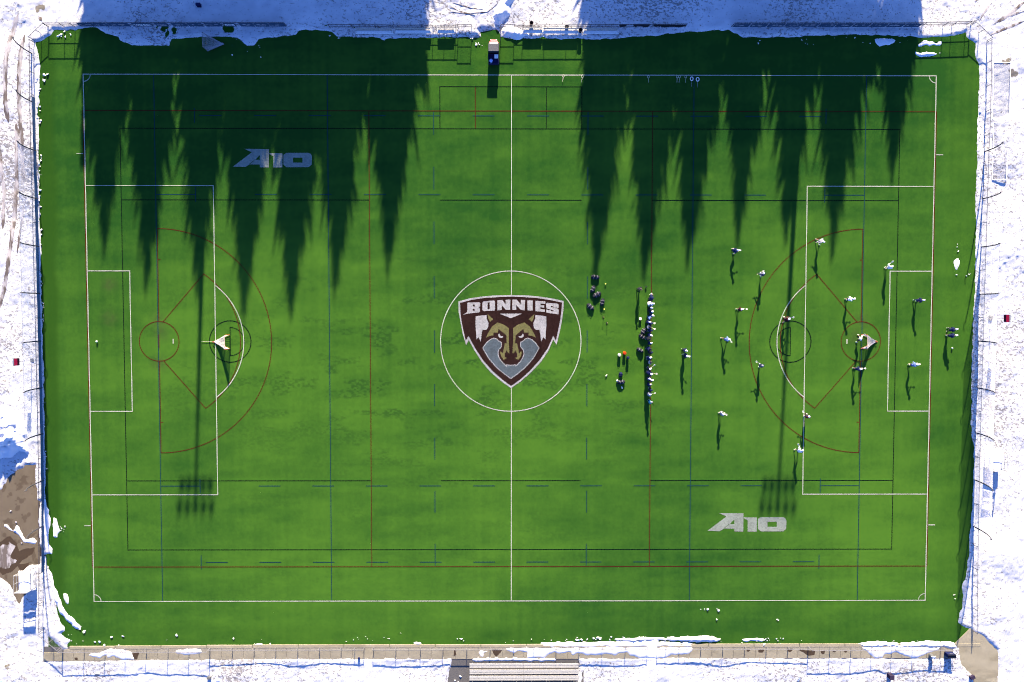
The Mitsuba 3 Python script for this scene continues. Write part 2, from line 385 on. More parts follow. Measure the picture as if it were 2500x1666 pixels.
# white soccer lines
ww = 0.115
for s in (1, -1):
    paint('white_touchline', stripe([(-L - ww / 2, s * W), (L + ww / 2, s * W)], ww), 'm_white_paint')
for s in (-1, 1):
    paint('white_goal_line', stripe([(s * L, W - ww / 2), (s * L, -W + ww / 2)], ww * 1.1), 'm_white_paint')
    u = -s
    paint('white_penalty_area_line', stripe([(s * (L - .075), 22 * YD), (s * 42 * YD, 22 * YD), (s * 42 * YD, -22 * YD), (s * (L - .075), -22 * YD)], ww), 'm_white_paint')
    paint('white_goal_area_line', stripe([(s * (L - .075), 10 * YD), (s * 54 * YD, 10 * YD), (s * 54 * YD, -10 * YD), (s * (L - .075), -10 * YD)], ww), 'm_white_paint')
    c = (s * 48 * YD, 0)
    a = math.degrees(math.acos(6 / 10.)) - .2
    paint('white_penalty_arc', stripe(arc(c, 10 * YD, -a, a) if s < 0 else arc(c, 10 * YD, 180 - a, 180 + a), ww), 'm_white_paint')
    paint('white_penalty_mark', stripe([(c[0], .32), (c[0], -.32)], .16), 'm_white_paint')
    for t in (1, -1):
        a0 = {(-1, 1): (-90, 0), (1, 1): (180, 270), (-1, -1): (0, 90), (1, -1): (90, 180)}[(s, t)]
        paint('white_corner_arc', stripe(arc((s * L, t * W), 1.0 * YD, *a0, 16), .1), 'm_white_paint')
        paint('white_corner_mark', stripe([(s * (L + .2), t * 24.2), (s * (L + 1.1), t * 24.2)], .12), 'm_white_paint')
# centre circle and halfway line stop at the emblem
EO, ES = (1100, 700), 6.03
def em(pts): return Polygon(gx([(EO[0] + a / ES, EO[1] + b / ES) for a, b in pts]))
def mir(pts): return [(1778 - a, b) for a, b in pts][::-1]
OUT = [(113, 218), (300, 170), (500, 142), (700, 128), (885, 124), (1080, 128), (1280, 143), (1480, 172), (1668, 213), (1662, 340), (1640, 500), (1610, 660), (1560, 858), (1512, 780), (1440, 950), (1330, 1110), (1180, 1270), (1030, 1400), (890, 1498), (740, 1390), (590, 1262), (460, 1110), (350, 940), (268, 790), (228, 862), (180, 700), (145, 520), (120, 380)]
INN = [(139, 241), (320, 194), (500, 168), (700, 155), (885, 151), (1080, 155), (1280, 170), (1460, 197), (1641, 236), (1634, 340), (1613, 500), (1585, 640), (1551, 795), (1512, 724), (1430, 910), (1310, 1085), (1165, 1245), (1030, 1367), (890, 1464), (752, 1362), (612, 1237), (482, 1090), (372, 925), (300, 795), (264, 726), (224, 798), (190, 655), (160, 500), (144, 370)]
shield = em(OUT)
paint('white_centre_circle', Point(0, 0).buffer(10 * YD + ww / 2, 96).difference(Point(0, 0).buffer(10 * YD - ww / 2, 96)), 'm_white_paint')
paint('white_halfway_line', stripe([(.08, W - .07), (.08, -W + .07)], ww).difference(shield), 'm_white_paint')
emb = turf + '__emblem'
labels[emb] = {'label': 'large shield emblem with an animal head and white lettering at the centre spot'}
USED.add(emb)
put('border', laid(shield, .026), 'm_emblem_white', emb); put('field', laid(em(INN), .030), 'm_emblem_brown', emb)
ez = [.058]
def epiece(name, pts, m, holes=()):
    p = em(pts)
    for h in holes: p = p.difference(em(h))
    return put(name, laid(p, .034), m, emb)
epiece('letter', [(245, 240), (258, 236), (425, 230), (436, 243), (436, 292), (412, 306), (434, 322), (434, 368), (420, 380), (240, 400), (184, 418), (232, 385), (246, 370)], 'm_emblem_white', [[(328, 266), (355, 266), (355, 294), (328, 294)], [(326, 330), (354, 330), (354, 357), (326, 357)]])
epiece('letter', [(468, 232), (485, 218), (640, 205), (655, 220), (655, 340), (640, 355), (490, 362), (468, 345)], 'm_emblem_white', [[(546, 236), (576, 234), (576, 333), (546, 335)]])
epiece('letter', [(688, 200), (765, 196), (810, 270), (810, 196), (880, 192), (876, 345), (815, 345), (755, 275), (755, 345), (688, 350)], 'm_emblem_white')
epiece('letter', [(908, 194), (975, 192), (1035, 268), (1035, 196), (1098, 198), (1092, 350), (1035, 345), (965, 270), (968, 345), (908, 345)], 'm_emblem_white')
epiece('letter', [(1130, 203), (1213, 205), (1208, 355), (1132, 350)], 'm_emblem_white')
epiece('letter', [(1248, 210), (1395, 218), (1395, 258), (1325, 250), (1325, 272), (1380, 278), (1378, 312), (1322, 305), (1322, 330), (1390, 338), (1390, 376), (1248, 362)], 'm_emblem_white')
epiece('letter', [(1420, 238), (1570, 250), (1592, 265), (1590, 315), (1515, 306), (1512, 290), (1480, 286), (1480, 300), (1580, 328), (1592, 345), (1590, 410), (1410, 386), (1405, 340), (1480, 350), (1480, 362), (1515, 368), (1515, 352), (1420, 325), (1405, 310), (1405, 255)], 'm_emblem_white')
epiece('triangle', [(722, 400), (1055, 398), (887, 467)], 'm_emblem_white')
FANG = [(370, 437), (530, 418), (535, 480), (560, 540), (550, 610), (520, 640), (470, 640), (455, 720), (445, 815), (412, 745), (380, 780), (368, 560)]
EAR = [(545, 405), (628, 480), (580, 522), (555, 465)]
FACE = [(858, 612), (858, 800), (866, 985), (838, 972), (826, 938), (800, 985), (795, 1035), (830, 1052), (782, 1080), (748, 1035), (730, 985), (735, 948), (770, 985), (785, 900), (800, 835), (828, 835), (820, 720), (705, 622), (698, 678), (628, 680), (632, 718), (575, 728), (520, 755), (555, 680), (610, 590), (690, 528), (785, 560)]
EYE_ = [(712, 692), (700, 715), (706, 738), (722, 752), (750, 756), (774, 744), (772, 728), (748, 734), (730, 722), (724, 700)]
for n, p, m in (('tusk', FANG, 'm_emblem_white'), ('ear', EAR, 'm_emblem_tan'), ('face_half', FACE, 'm_emblem_tan'), ('eye', EYE_, 'm_emblem_white')):
    epiece(n, p, m); epiece(n, mir(p), m)
GH = [(640, 762), (680, 775), (700, 800), (748, 825), (748, 880), (700, 940), (695, 1000), (715, 1060), (760, 1120), (825, 1180), (825, 1155), (889, 1163)]
GO = [(889, 1352), (790, 1280), (680, 1190), (560, 1050), (478, 905), (530, 830), (590, 780)]
ruff = GH + [(1778 - a, b) for a, b in GH[::-1][1:]] + [(1778 - a, b) for a, b in GO[::-1][:-1]] + GO
rp = em(ruff)
put('ruff_outline', laid(rp.buffer(.07), .034), 'm_emblem_white', emb); put('ruff', laid(rp.buffer(-.02), .038), 'm_emblem_grey', emb)


def a10(ox, oy, sx, sy, lab):
    k = fresh(turf + '__lettering'); labels[k] = {'label': lab}
    q = lambda pts: Polygon(gx([(ox + a * sx, oy + b * sy) for a, b in pts]))
    A = q([(435, 195), (1075, 200), (1068, 680), (835, 675), (830, 605), (565, 600), (455, 670), (130, 660), (625, 285)]).difference(q([(835, 355), (832, 482), (720, 478)]))
    A = A.difference(q([(572, 597), (720, 478), (705, 478), (548, 597)]))
    put('letter', laid(A, .018), 'm_logo_grey', k)
    put('digit', laid(q([(1078, 305), (1425, 310), (1420, 680), (1182, 680), (1182, 385), (1090, 335)]), .018), 'm_logo_grey', k)
    put('digit', laid(q([(1530, 300), (2110, 300), (2165, 330), (2195, 400), (2185, 610), (2110, 672), (1530, 675), (1450, 610), (1450, 350)]).difference(q([(1700, 425), (1945, 425), (1945, 555), (1700, 555)])), .018), 'm_logo_grey', k)


a10(1715, 1235, 220 / 2353, 80 / 856, 'pale grey lettering A10 at the lower right of the pitch')
a10(556, 345.5, 220 / 2353 * 1.002, 80 / 856 * 1.0, 'pale lettering A10 lying in the tree shade at the upper left')

# ------------------------------------------------------------------ the setting: snow ground
HOLE = [(95, 152), (86, 113), (80, 101), (92, 99), (105, 92), (122, 81), (130, 73), (138, 70), (168, 72), (199, 66), (237, 64), (259, 80), (291, 87), (292, 98), (314, 105), (345, 108), (372, 107), (411, 111), (418, 93), (454, 90), (508, 88), (540, 87), (590, 93), (604, 109), (619, 107), (629, 93), (679, 86), (720, 82), (726, 73), (760, 70), (809, 73), (820, 84), (852, 88), (927, 89), (938, 95), (953, 90), (1039, 89), (1123, 88), (1172, 90), (1170, 75), (1215, 72), (1221, 80), (1225, 87), (1236, 91), (1276, 92), (1325, 89), (1343, 92), (1440, 93), (1471, 93), (1508, 91), (1546, 88), (1579, 83), (1602, 86), (1632, 80), (1673, 77), (1688, 73), (1714, 75), (1751, 71), (1781, 71), (1808, 85), (1816, 88), (1927, 88), (1995, 85), (2063, 82), (2140, 83), (2185, 84), (2243, 88), (2281, 88), (2322, 84), (2359, 76), (2369, 95), (2388, 104), (2385, 123), (2386, 145), (2394, 155), (2393, 239), (2389, 320), (2388, 414), (2385, 494), (2385, 618), (2383, 720), (2377, 841), (2375, 948), (2375, 1000), (2374, 1061), (2380, 1080), (2380, 1166), (2376, 1241), (2371, 1305), (2369, 1356), (2360, 1412), (2351, 1436), (2356, 1454), (2353, 1488), (2344, 1502), (2341, 1519), (2353, 1526), (2363, 1532), (2372, 1538), (2393, 1547), (2435, 1587), (2436, 1720), (2377, 1720), (2376, 1652), (2347, 1621), (2341, 1582), (2326, 1584), (2326, 1610), (2200, 1610), (1600, 1606), (1415, 1607), (1415, 1612), (1410, 1720), (1092, 1720), (1094, 1650), (1100, 1625), (1101, 1608), (740, 1609), (320, 1612), (155, 1616), (104, 1617), (105, 1570), (107, 1537), (154, 1586), (162, 1583), (160, 1575), (168, 1565), (154, 1556), (146, 1548), (154, 1540), (153, 1531), (144, 1517), (136, 1502), (135, 1469), (127, 1440), (125, 1409), (116, 1385), (106, 1381),
        (98, 1379), (69, 1384), (58, 1393), (66, 1450), (54, 1463), (47, 1486), (37, 1465), (23, 1431), (0, 1415), (-30, 1405), (-30, 1192), (0, 1194), (27, 1154), (54, 1141), (59, 1134), (88, 1133), (90, 1180), (92, 1220), (107, 1218), (108, 1170), (105, 1000), (101, 830), (97, 700), (95, 600), (92, 400), (90, 270), (94, 235)]
hole = Polygon(gx(HOLE)).buffer(0)
hole = max(getattr(hole, 'geoms', [hole]), key=lambda g: g.area)
st = 0.17
def axis(a, b):
    inn = np.arange(a, b + st / 2, st); far = [2]
    out = np.array([.6, 1.6, 3.5, 7, 14, 30, 70, 160, 400, 1000, 2600])
    return np.concatenate([a - out[::-1], inn, inn[-1] + out])
X, Y = np.meshgrid(axis(-71, 71.5), axis(-47.5, 47), indexing='ij')
P = shapely.points(X, Y); shapely.prepare(hole)
inside = shapely.contains(hole, P)
near = np.ones_like(inside)
d = shapely.distance(P, hole.boundary) * np.where(inside, -1, 1)
q = np.stack([X, Y, X * 0], -1)
n1 = meshkit.fbm(q * 1.4, 3, 3); n2 = meshkit.fbm(q * np.array([2.2, 1.7, 1]), 3, 8); n3 = meshkit.fbm(q * 0.25, 2, 5); n4 = meshkit.noise(q * np.array([1.9, 2.7, 1]), 12) * .6 + meshkit.noise(q * np.array([3.1, 4.0, 1]), 14) * .4; n5 = np.clip((meshkit.fbm(q * .12, 2, 21) - .35) * 3, 0, 1)
Z = np.clip(d * 0.42 + (n1 - .5) * .16, -.16, .09) + np.clip(d * 2, 0, 1) * ((n2 - .5) * .11 + (n3 - .5) * .45 + (n4 - .5) * (.04 + .08 * n5))
Z = np.where(d < -.8, -.2, Z)
nx_, ny_ = X.shape; idx = np.arange(nx_ * ny_).reshape(nx_, ny_)
quad = np.stack([idx[:-1, :-1], idx[1:, :-1], idx[1:, 1:], idx[:-1, 1:]], -1).reshape(-1, 4)
quad = quad[(d.ravel()[quad] > -1.0).any(1)]
used, inv = np.unique(quad, return_inverse=True); quad = inv.reshape(-1, 4)
ground = struct('snow_ground', (np.stack([X, Y, Z], -1).reshape(-1, 3)[used], np.vstack([quad[:, [0, 1, 2]], quad[:, [0, 2, 3]]])), 'm_snow', smooth=True, label='trampled snow around the pitch with dead grass poking through')
struct('soil', flat(sbox(-2600, -2600, 2600, 2600).difference(sbox(-60.9, -40.3, 60.9, 40.5)), -.22), 'm_mud')


GZ = RegularGridInterpolator((X[:, 0], Y[0]), Z, bounds_error=False, fill_value=0.0)


def ply_strip(ptsL, w, z, seed, m, name, parent, label=None):
    """wheel ruts and other strips on the snow"""
    p = np.array(gx(ptsL)); ln = LineString(p); n = max(6, int(ln.length / .35))
    c = np.array([ln.interpolate(i / n, normalized=True).coords[0] for i in range(n + 1)])
    t = np.gradient(c, axis=0); t /= np.linalg.norm(t, axis=1, keepdims=True); nn = np.c_[-t[:, 1], t[:, 0]]
    r = np.random.default_rng(seed); ww_ = w * (.5 + .35 * r.random((n + 1, 2))) * np.minimum(1, np.minimum(np.arange(n + 1), n - np.arange(n + 1)) / 3 + .15)[:, None]
    a, b = c + nn * ww_[:, :1], c - nn * ww_[:, 1:]
    V = np.vstack([np.c_[q_, GZ(q_) + h_] for q_, h_ in ((a, .02), (c, .05), (b, .02))])
    k = np.arange(n); o = n + 1
    F = np.vstack([np.c_[k, k + o, k + o + 1], np.c_[k, k + o + 1, k + 1], np.c_[k + o, k + 2 * o, k + 2 * o + 1], np.c_[k + o, k + 2 * o + 1, k + o + 1]])
    return put(name, (V, F), m, parent, smooth=True, label=label)


for i, (pts, w) in enumerate((
        ([(46, 34), (32, 70), (22, 110), (16, 160), (14, 215), (17, 265), (22, 300)], .42), ([(41, 300), (44, 360), (42, 430), (36, 520), (28, 600), (20, 660), (8, 720), (-12, 770)], .38),
        ([(60, 85), (52, 130), (49, 180), (47, 240), (52, 310), (56, 380), (57, 450)], .36), ([(-8, 320), (4, 400), (10, 470), (7, 560)], .3), ([(95, 42), (103, 52)], .4), ([(58, 500), (50, 570), (44, 620)], .2),
        ([(2440, 55), (2470, 30), (2505, 2)], .3), ([(2425, 60), (2455, 40), (2500, 28)], .25), ([(2418, 86), (2450, 72), (2500, 52)], .25), ([(2380, 5), (2396, -20)], .5), ([(2390, 52), (2402, 30), (2420, 8)], .2),
        ([(1098, 18), (1130, 32), (1160, 40)], .12), ([(1100, 30), (1140, 36), (1190, 32), (1215, 10)], .1), ([(1105, 8), (1150, 22), (1180, 26)], .1))):
    ply_strip(pts, w, .10, i, 'm_slush', 'tyre_track', ground)

# the tan gravel beside the left fence, the pavement under the bleacher, the path at the lower right
pad = Polygon(gx([(-60, 1120), (60, 1120), (93, 1125), (97, 1200), (97, 1390), (60, 1500), (30, 1500), (-60, 1440)]))
struct('gravel_pad', flat(pad.difference(sbox(-60.95, -50, 62, 50)), -.05), 'm_mud', label='bare tan gravel beside the left fence')
struct('gravel_path', slab(Polygon(gx([(2331, 1571), (2363, 1540), (2372, 1530), (2396, 1540), (2445, 1584), (2448, 1730), (2370, 1730), (2369, 1654), (2338, 1624)])), -.2, .02), 'm_concrete', label='tan path leading out at the lower right corner')
struct('pavement', flat(Polygon(gx([(1085, 1606), (1425, 1606), (1425, 1740), (1085, 1740)])), -.02), 'm_pavement', label='grey pavement around the bleacher')

# concrete walkway along the lower edge, laid in slabs
walk = struct('walkway', flat(Polygon(gx([(103, 1580), (2328, 1573), (2328, 1611), (103, 1618)])), -.06), 'm_pavement', label='pale concrete walkway along the lower edge of the pitch')
yc0, yc1, ys1 = G(1250, 1573)[1], G(1250, 1581)[1], G(1250, 1609.5)[1]
x = -60.6; i = 0
slabs = [G(p, 1590)[0] for p in (106, 132, 155, 180, 206, 231, 257, 282, 307, 333, 358, 384, 411, 436, 462, 487, 512.6, 540, 567.8, 594, 621, 647, 674, 700, 727.6, 754, 781, 807, 833.5, 860, 888, 912, 940, 967, 997, 1027, 1054, 1082, 1111, 1140, 1168, 1197, 1226, 1254, 1279, 1303, 1330, 1357.7, 1386, 1414, 1442, 1470, 1498, 1526.6, 1553, 1580, 1604.8, 1631, 1657.6, 1684, 1710.7, 1738, 1764.5, 1791, 1817.8, 1844, 1870.7, 1897, 1923, 1948, 1973, 2000, 2026, 2052, 2077.6, 2102, 2126.8, 2152, 2176.7, 2202, 2227, 2262, 2296, 2328)]
def yline(xw, py0): return G(1250, py0)[1] - max(0, (-xw - 30)) * 0.006
for a, b in zip(slabs[:-1], slabs[1:]):
    jz = .02 + .006 * RNG.random(); c = (a + b) / 2
    if c < -58.6: yt = yline(c, 1588)
    else: yt = yline(c, 1581.6)
    put('slab', rbox(((a + b) / 2, (yt + yline(c, 1609.5)) / 2, jz - .06), (b - a - .03, yt - yline(c, 1609.5) - .02, .12), .012), 'm_concrete', walk)
cur = [(s_, s_ + 6.0) for s_ in np.arange(-58.2, 57, 6.03)]
for a, b in cur:
    c = (a + b) / 2
    put('kerb', rbox((c, yline(c, 1577.2), -.03), (b - a - .03, .44, .16), .02), 'm_concrete', walk)

# damp stains and snow left lying on the walkway
def poly_px(pts, seed, amp=.06, step=.2): return rough_edge(gx(pts), step, amp, seed)
for i, pts in enumerate(([(1201, 1585), (1228, 1585), (1222, 1595), (1212, 1603), (1205, 1597)], [(1850, 1585), (1867, 1586), (1863, 1594), (1851, 1593)], [(1945, 1586), (1990, 1588), (1988, 1600), (1974, 1602), (1962, 1594)], [(2001, 1588), (2016, 1589), (2012, 1597), (2004, 1596)], [(2032, 1588), (2043, 1589), (2040, 1594), (2034, 1594)], [(2060, 1588), (2069, 1588), (2065, 1595)], [(1921, 1585), (1936, 1585), (1930, 1594), (1924, 1594)], [(1822, 1585), (1832, 1585), (1830, 1591), (1823, 1591)], [(320, 1596), (340, 1594), (336, 1610), (324, 1611)], [(182, 1606), (190, 1606), (190, 1613), (183, 1613)],
                         [(20, 1355), (60, 1340), (85, 1338), (80, 1352), (55, 1368), (40, 1362)], [(40, 1378), (70, 1375), (70, 1392), (50, 1396)], [(-5, 1325), (24, 1310), (40, 1325), (52, 1372), (30, 1396), (6, 1404), (-10, 1390)], [(1105, 1600), (1112, 1600), (1112, 1584), (1108, 1586)])):
    put('damp_patch', flat(poly_px(pts, i, .05), .031 if pts[0][1] > 1500 else -.045), 'm_wet', walk if pts[0][1] > 1500 else 'gravel_pad')

DRIFT = [  # outline in the survey, height, label
    ([(100, 1219), (108, 1218), (121, 1247), (122, 1285), (117, 1318), (120, 1340), (108, 1347), (98, 1330), (94, 1270)], .22, 'melting white snow drift under the left fence above the gravel'),
    ([(131, 1265), (138, 1270), (143, 1300), (139, 1314), (131, 1312), (132, 1290)], .10, 'narrow strip of snow on the turf beside the left fence drift'),
    ([(40, 1282), (45, 1285), (60, 1318), (82, 1312), (90, 1322), (86, 1330), (60, 1326), (38, 1302), (10, 1284), (12, 1280), (35, 1297)], .12, 'branching ridges of snow on the tan gravel'),
    ([(107, 1350), (124, 1354), (127, 1338), (112, 1330), (106, 1336)], .1, 'small snow patch where turf meets the left fence'),
    ([(0, 1338), (22, 1322), (36, 1334), (26, 1358), (40, 1368), (24, 1384), (8, 1390), (-15, 1380)], .04, 'greyish melting snow patch on the left gravel'),
    ([(118, 1388), (126, 1412), (133, 1438), (141, 1462), (150, 1481), (166, 1502), (183, 1521), (199, 1531), (194, 1537), (179, 1531), (162, 1512), (145, 1494), (133, 1463), (124, 1430)], .30, 'long curved ridge of pushed snow at the lower left corner'),
    ([(155, 1450), (166, 1460), (168, 1483), (161, 1475), (155, 1463)], .12, 'small snow patch beside the lower left corner arc'),
    ([(1500, 1562), (1560, 1559), (1640, 1557), (1700, 1556), (1740, 1555), (1758, 1561), (1748, 1568), (1700, 1566), (1640, 1563), (1580, 1563), (1520, 1565)], .42, 'long ridge of shovelled snow along the lower edge of the turf'),
    ([(1815, 1561), (1850, 1559), (1865, 1562), (1862, 1566), (1835, 1564), (1820, 1564)], .16, 'short ridge of snow right of the long lower ridge'),
    ([(2236, 130), (2262, 129), (2297, 131), (2280, 134), (2258, 136), (2240, 136)], .2, 'bright sunlit lens of snow on the turf near the upper right corner'),
    ([(2244, 107), (2262, 104), (2299, 105), (2296, 111), (2264, 111), (2248, 111)], .05, 'thin broken snow streak between fence and upper right corner'),
    ([(2330, 636), (2338, 632), (2344, 641), (2340, 646), (2336, 660), (2332, 650)], .1, 'small snow patch on the turf near the right fence'),
    ([(2128, 92), (2160, 94), (2186, 100), (2178, 108), (2150, 108), (2136, 100)], .05, 'thin blue snow patch in the shade under the upper right banners'),
    ([(1210, 1590), (1180, 1592), (1178, 1606), (1172, 1604), (1168, 1596), (1174, 1588)], .06, 'small lens of snow on the walkway left of the bleacher'),
    ([(430, 1590), (460, 1583), (490, 1584), (492, 1595), (470, 1600), (440, 1598), (428, 1594)], .08, None), ([(252, 1587), (270, 1584), (300, 1586), (318, 1592), (330, 1611), (306, 1611), (280, 1604), (262, 1606)], .09, None), ([(211, 1598), (240, 1593), (268, 1590), (262, 1600), (240, 1606), (220, 1603)], .08, None),
    ([(1236, 1583), (1300, 1581), (1360, 1582), (1420, 1581), (1500, 1580), (1606, 1580), (1690, 1580), (1692, 1588), (1670, 1598), (1640, 1600), (1620, 1606), (1560, 1606), (1540, 1600), (1528, 1594), (1500, 1600), (1480, 1595), (1450, 1601), (1428, 1600), (1412, 1594), (1398, 1602), (1388, 1590), (1366, 1598), (1350, 1592), (1330, 1606), (1290, 1606), (1284, 1592), (1262, 1590), (1256, 1597), (1240, 1590)], .10, 'broad melting snow sheet on the walkway above and right of the bleacher'),
    ([(2102, 1580), (2180, 1579), (2260, 1580), (2300, 1580), (2285, 1588), (2270, 1592), (2255, 1600), (2230, 1606), (2216, 1602), (2190, 1594), (2160, 1596), (2154, 1608), (2130, 1607), (2116, 1592)], .11, 'melting snow sheet on the walkway near the lower right corner'),
    ([(2095, 1574), (2125, 1569), (2160, 1569), (2200, 1572), (2260, 1568), (2300, 1568), (2332, 1572), (2338, 1583), (2300, 1580), (2200, 1579), (2110, 1579)], .22, 'long white snow ridge on the kerb at the lower right corner'),
    ([(1576, 1566), (1606, 1560), (1606, 1608), (1580, 1608)], .12, 'snow lying in the gate gap right of the bleacher'),
    ([(1322, 1572), (1420, 1571), (1580, 1568), (1690, 1572), (1690, 1579), (1580, 1579), (1400, 1580), (1324, 1579)], .10, 'thin snow on the kerb right of centre'),
    ([(1153, 1607), (1236, 1607), (1300, 1607), (1358, 1608), (1356, 1612), (1300, 1613), (1152, 1613)], .12, 'line of snow on the ground in front of the bleacher'),
    ([(1012, 1571), (1022, 1568), (1030, 1572), (1020, 1575)], .15, 'small heap of snow on the kerb left of the bleacher'), ([(622, 1576), (630, 1574), (638, 1575), (632, 1579)], .1, 'tiny white snow heap on the kerb at the lower left'),
    ([(600, 96), (604, 108), (618, 105), (626, 94), (612, 90)], .12, 'ragged tongue of shaded snow right of the lying goal')]
for i, (pts, h, lab) in enumerate(DRIFT):
    pol = rough_edge(gx(pts), .22, .07 if h > .05 else .12, 50 + i)
    if lab is None: lab = ['white melting snow patch on the walkway, third from the lower left corner', 'white melting snow patch on the walkway, second from the lower left corner', 'white melting snow patch on the walkway nearest the lower left corner'][[14, 15, 16].index(i)]
    zb = .026 if 1578 < pts[0][1] < 1611 or 'kerb' in lab else (-.05 if 'gravel' in lab else -.012)
    solo('snow_patch', flat(pol, -.03) if 'greyish' in lab else mound(pol, h, .14, i, zb), 'm_slush' if 'greyish' in lab else 'm_snow_clump', lab, 'snow patch', smooth='greyish' not in lab)
solo('snow_pile', mound(rough_edge(gx([(-25, 1000), (20, 993), (38, 1010), (60, 1003), (70, 1040), (74, 1080), (66, 1112), (40, 1105), (30, 1118), (-25, 1122)]), .4, .2, 5), 1.75, .2, 9, .0, .75), 'm_snow_clump', 'big lumpy pile of ploughed snow beside the left fence', 'snow pile', smooth=True)
solo('snow_pile', mound(rough_edge(gx([(1200, 32), (1228, 2), (1240, -20), (1262, -10), (1250, 22), (1245, 38), (1230, 50), (1222, 68), (1212, 62)]), .3, .15, 6), .7, .18, 11, .05, .7), 'm_snow_clump', 'heap of pushed snow behind the gate at the top', 'snow pile', smooth=True)
solo('snow_pile', mound(rough_edge(gx([(1226, 74), (1242, 66), (1262, 72), (1290, 80), (1300, 88), (1270, 92), (1240, 92), (1228, 84)]), .3, .12, 8), .45, .16, 13, .0, .7), 'm_snow_clump', 'white heap of snow at the fence right of the cart', 'snow pile', smooth=True)

# loose crumbs of snow, too many and too small to tell apart
cr = []
def crumbs(n, f, r0=.04, r1=.12):
    for j in range(max(1, int(n * .42))):
        px, py = f(); c = G(px, py); cr.append(clump((c[0], c[1], 0), RNG.uniform(r0, r1) * .85, len(cr)))
U = RNG.uniform
for y0, n in ((230, 26), (300, 20), (400, 22), (480, 12), (560, 26), (640, 14), (720, 14), (760, 14)):
    crumbs(n, lambda: (U(88, 100) + max(0, (y0 - 300)) * .012, y0 + U(-40, 40)), .05, .2)
crumbs(30, lambda: (U(100, 108), U(735, 795)), .06, .16); crumbs(20, lambda: (U(105, 115), U(850, 1200)), .04, .12)
crumbs(8, lambda: (U(104, 116), U(180, 200)), .1, .3); crumbs(10, lambda: (U(2390, 2394), U(240, 420)), .1, .25)
crumbs(26, lambda: (U(2335, 2341), U(594, 672)), .05, .16); crumbs(8, lambda: (U(2358, 2372), U(668, 674)), .04, .12); crumbs(30, lambda: (U(2372, 2380), U(1240, 1310)), .05, .14)
for x0 in range(860, 990, 14): crumbs(2, lambda: (x0 + U(-8, 8), U(1545, 1572)), .03, .11)
crumbs(18, lambda: (U(1106, 1132), U(1558, 1562)), .05, .13); crumbs(30, lambda: (U(1290, 1500), U(1560, 1564)), .05, .14); crumbs(90, lambda: (U(1400, 1760), U(1555, 1565)), .08, .22)
crumbs(26, lambda: (U(1865, 1915), U(1557, 1566)), .06, .15); crumbs(18, lambda: (U(1685, 1776), U(1486, 1490)), .04, .1); crumbs(14, lambda: (U(1894, 1920), U(1512, 1516)), .05, .12)
for px, py in ((195, 1536), (205, 1543), (208, 1541), (273, 1556), (301, 1553), (432, 1550), (290, 1576), (255, 1576), (232, 1568), (243, 1567), (660, 1572), (570, 1559), (1865, 1573), (1750, 1512), (1755, 1491), (1728, 1488)): crumbs(1, lambda: (px, py), .12, .28)
crumbs(14, lambda: (U(160, 205), U(1548, 1578)), .04, .1); crumbs(20, lambda: (U(1160, 1180), U(103, 112)), .06, .18); crumbs(10, lambda: (U(2320, 2345), U(1448, 1475)), .05, .12); crumbs(60, lambda: (U(300, 2350), U(1560, 1574)), .03, .09)
crumbs(40, lambda: (U(1240, 1440), U(88, 96)), .06, .2); crumbs(30, lambda: (U(560, 640), U(95, 145)), .05, .16); crumbs(26, lambda: (U(140, 180), U(74, 92)), .06, .2); crumbs(60, lambda: (U(740, 1170), U(84, 95)), .05, .18); crumbs(50, lambda: (U(1800, 2200), U(84, 112)), .04, .14); crumbs(40, lambda: (U(130, 160), U(1285, 1300)), .03, .1)
crumbs(22, lambda: (U(2388, 2396), U(150, 620)), .06, .2); crumbs(14, lambda: (U(0, 90), U(1240, 1330)), .08, .25); crumbs(8, lambda: (U(1108, 1130), U(1640, 1666)), .1, .25)
solo('snow_crumbs', cat(cr), 'm_snow_clump', 'loose crumbs of snow scattered along the edges of the turf', 'snow')
labels['snow_crumbs']['kind'] = 'stuff'

# ------------------------------------------------------------------ fences
def wires(a, b, h, s=0.085, r=0.0026):
    """the diagonal wires of a chain-link panel between two points on the ground"""
    a, b = np.array(a[:2]), np.array(b[:2]); ln = np.linalg.norm(b - a); u = (b - a) / ln; nrm = np.array([-u[1], u[0]])
    out = []
    for sgn in (1, -1):
        for t in np.arange(-h, ln, s * 1.414) if sgn > 0 else np.arange(0, ln + h, s * 1.414):
            x0, z0, x1, z1 = t, 0.0, t + sgn * h, h
            if x0 > x1: x0, z0, x1, z1 = x1, z1, x0, z0
            if x1 <= 0 or x0 >= ln: continue
            m = (z1 - z0) / (x1 - x0)
            if x0 < 0: z0 -= x0 * m; x0 = 0
            if x1 > ln: z1 -= (x1 - ln) * m; x1 = ln
            out.append((x0, z0, x1, z1))
    o = np.array(out)
    if not len(o): return np.zeros((0, 3)), np.zeros((0, 3), int)
    p0 = np.c_[a + u * o[:, :1], o[:, 1] + .04]; p1 = np.c_[a + u * o[:, 2:3], o[:, 3] + .04]
    d = p1 - p0; d /= np.linalg.norm(d, axis=1, keepdims=True) + 1e-9
    n3 = np.broadcast_to(np.array([nrm[0], nrm[1], 0]), d.shape); e = np.cross(d, n3)
    V = np.stack([p0 + n3 * r, p0 - n3 * r * .5 + e * r * .87, p0 - n3 * r * .5 - e * r * .87, p1 + n3 * r, p1 - n3 * r * .5 + e * r * .87, p1 - n3 * r * .5 - e * r * .87], 1).reshape(-1, 3)
    f = np.array([[0, 1, 4], [0, 4, 3], [1, 2, 5], [1, 5, 4], [2, 0, 3], [2, 3, 5]])
    return V, (np.arange(len(o))[:, None, None] * 6 + f).reshape(-1, 3)


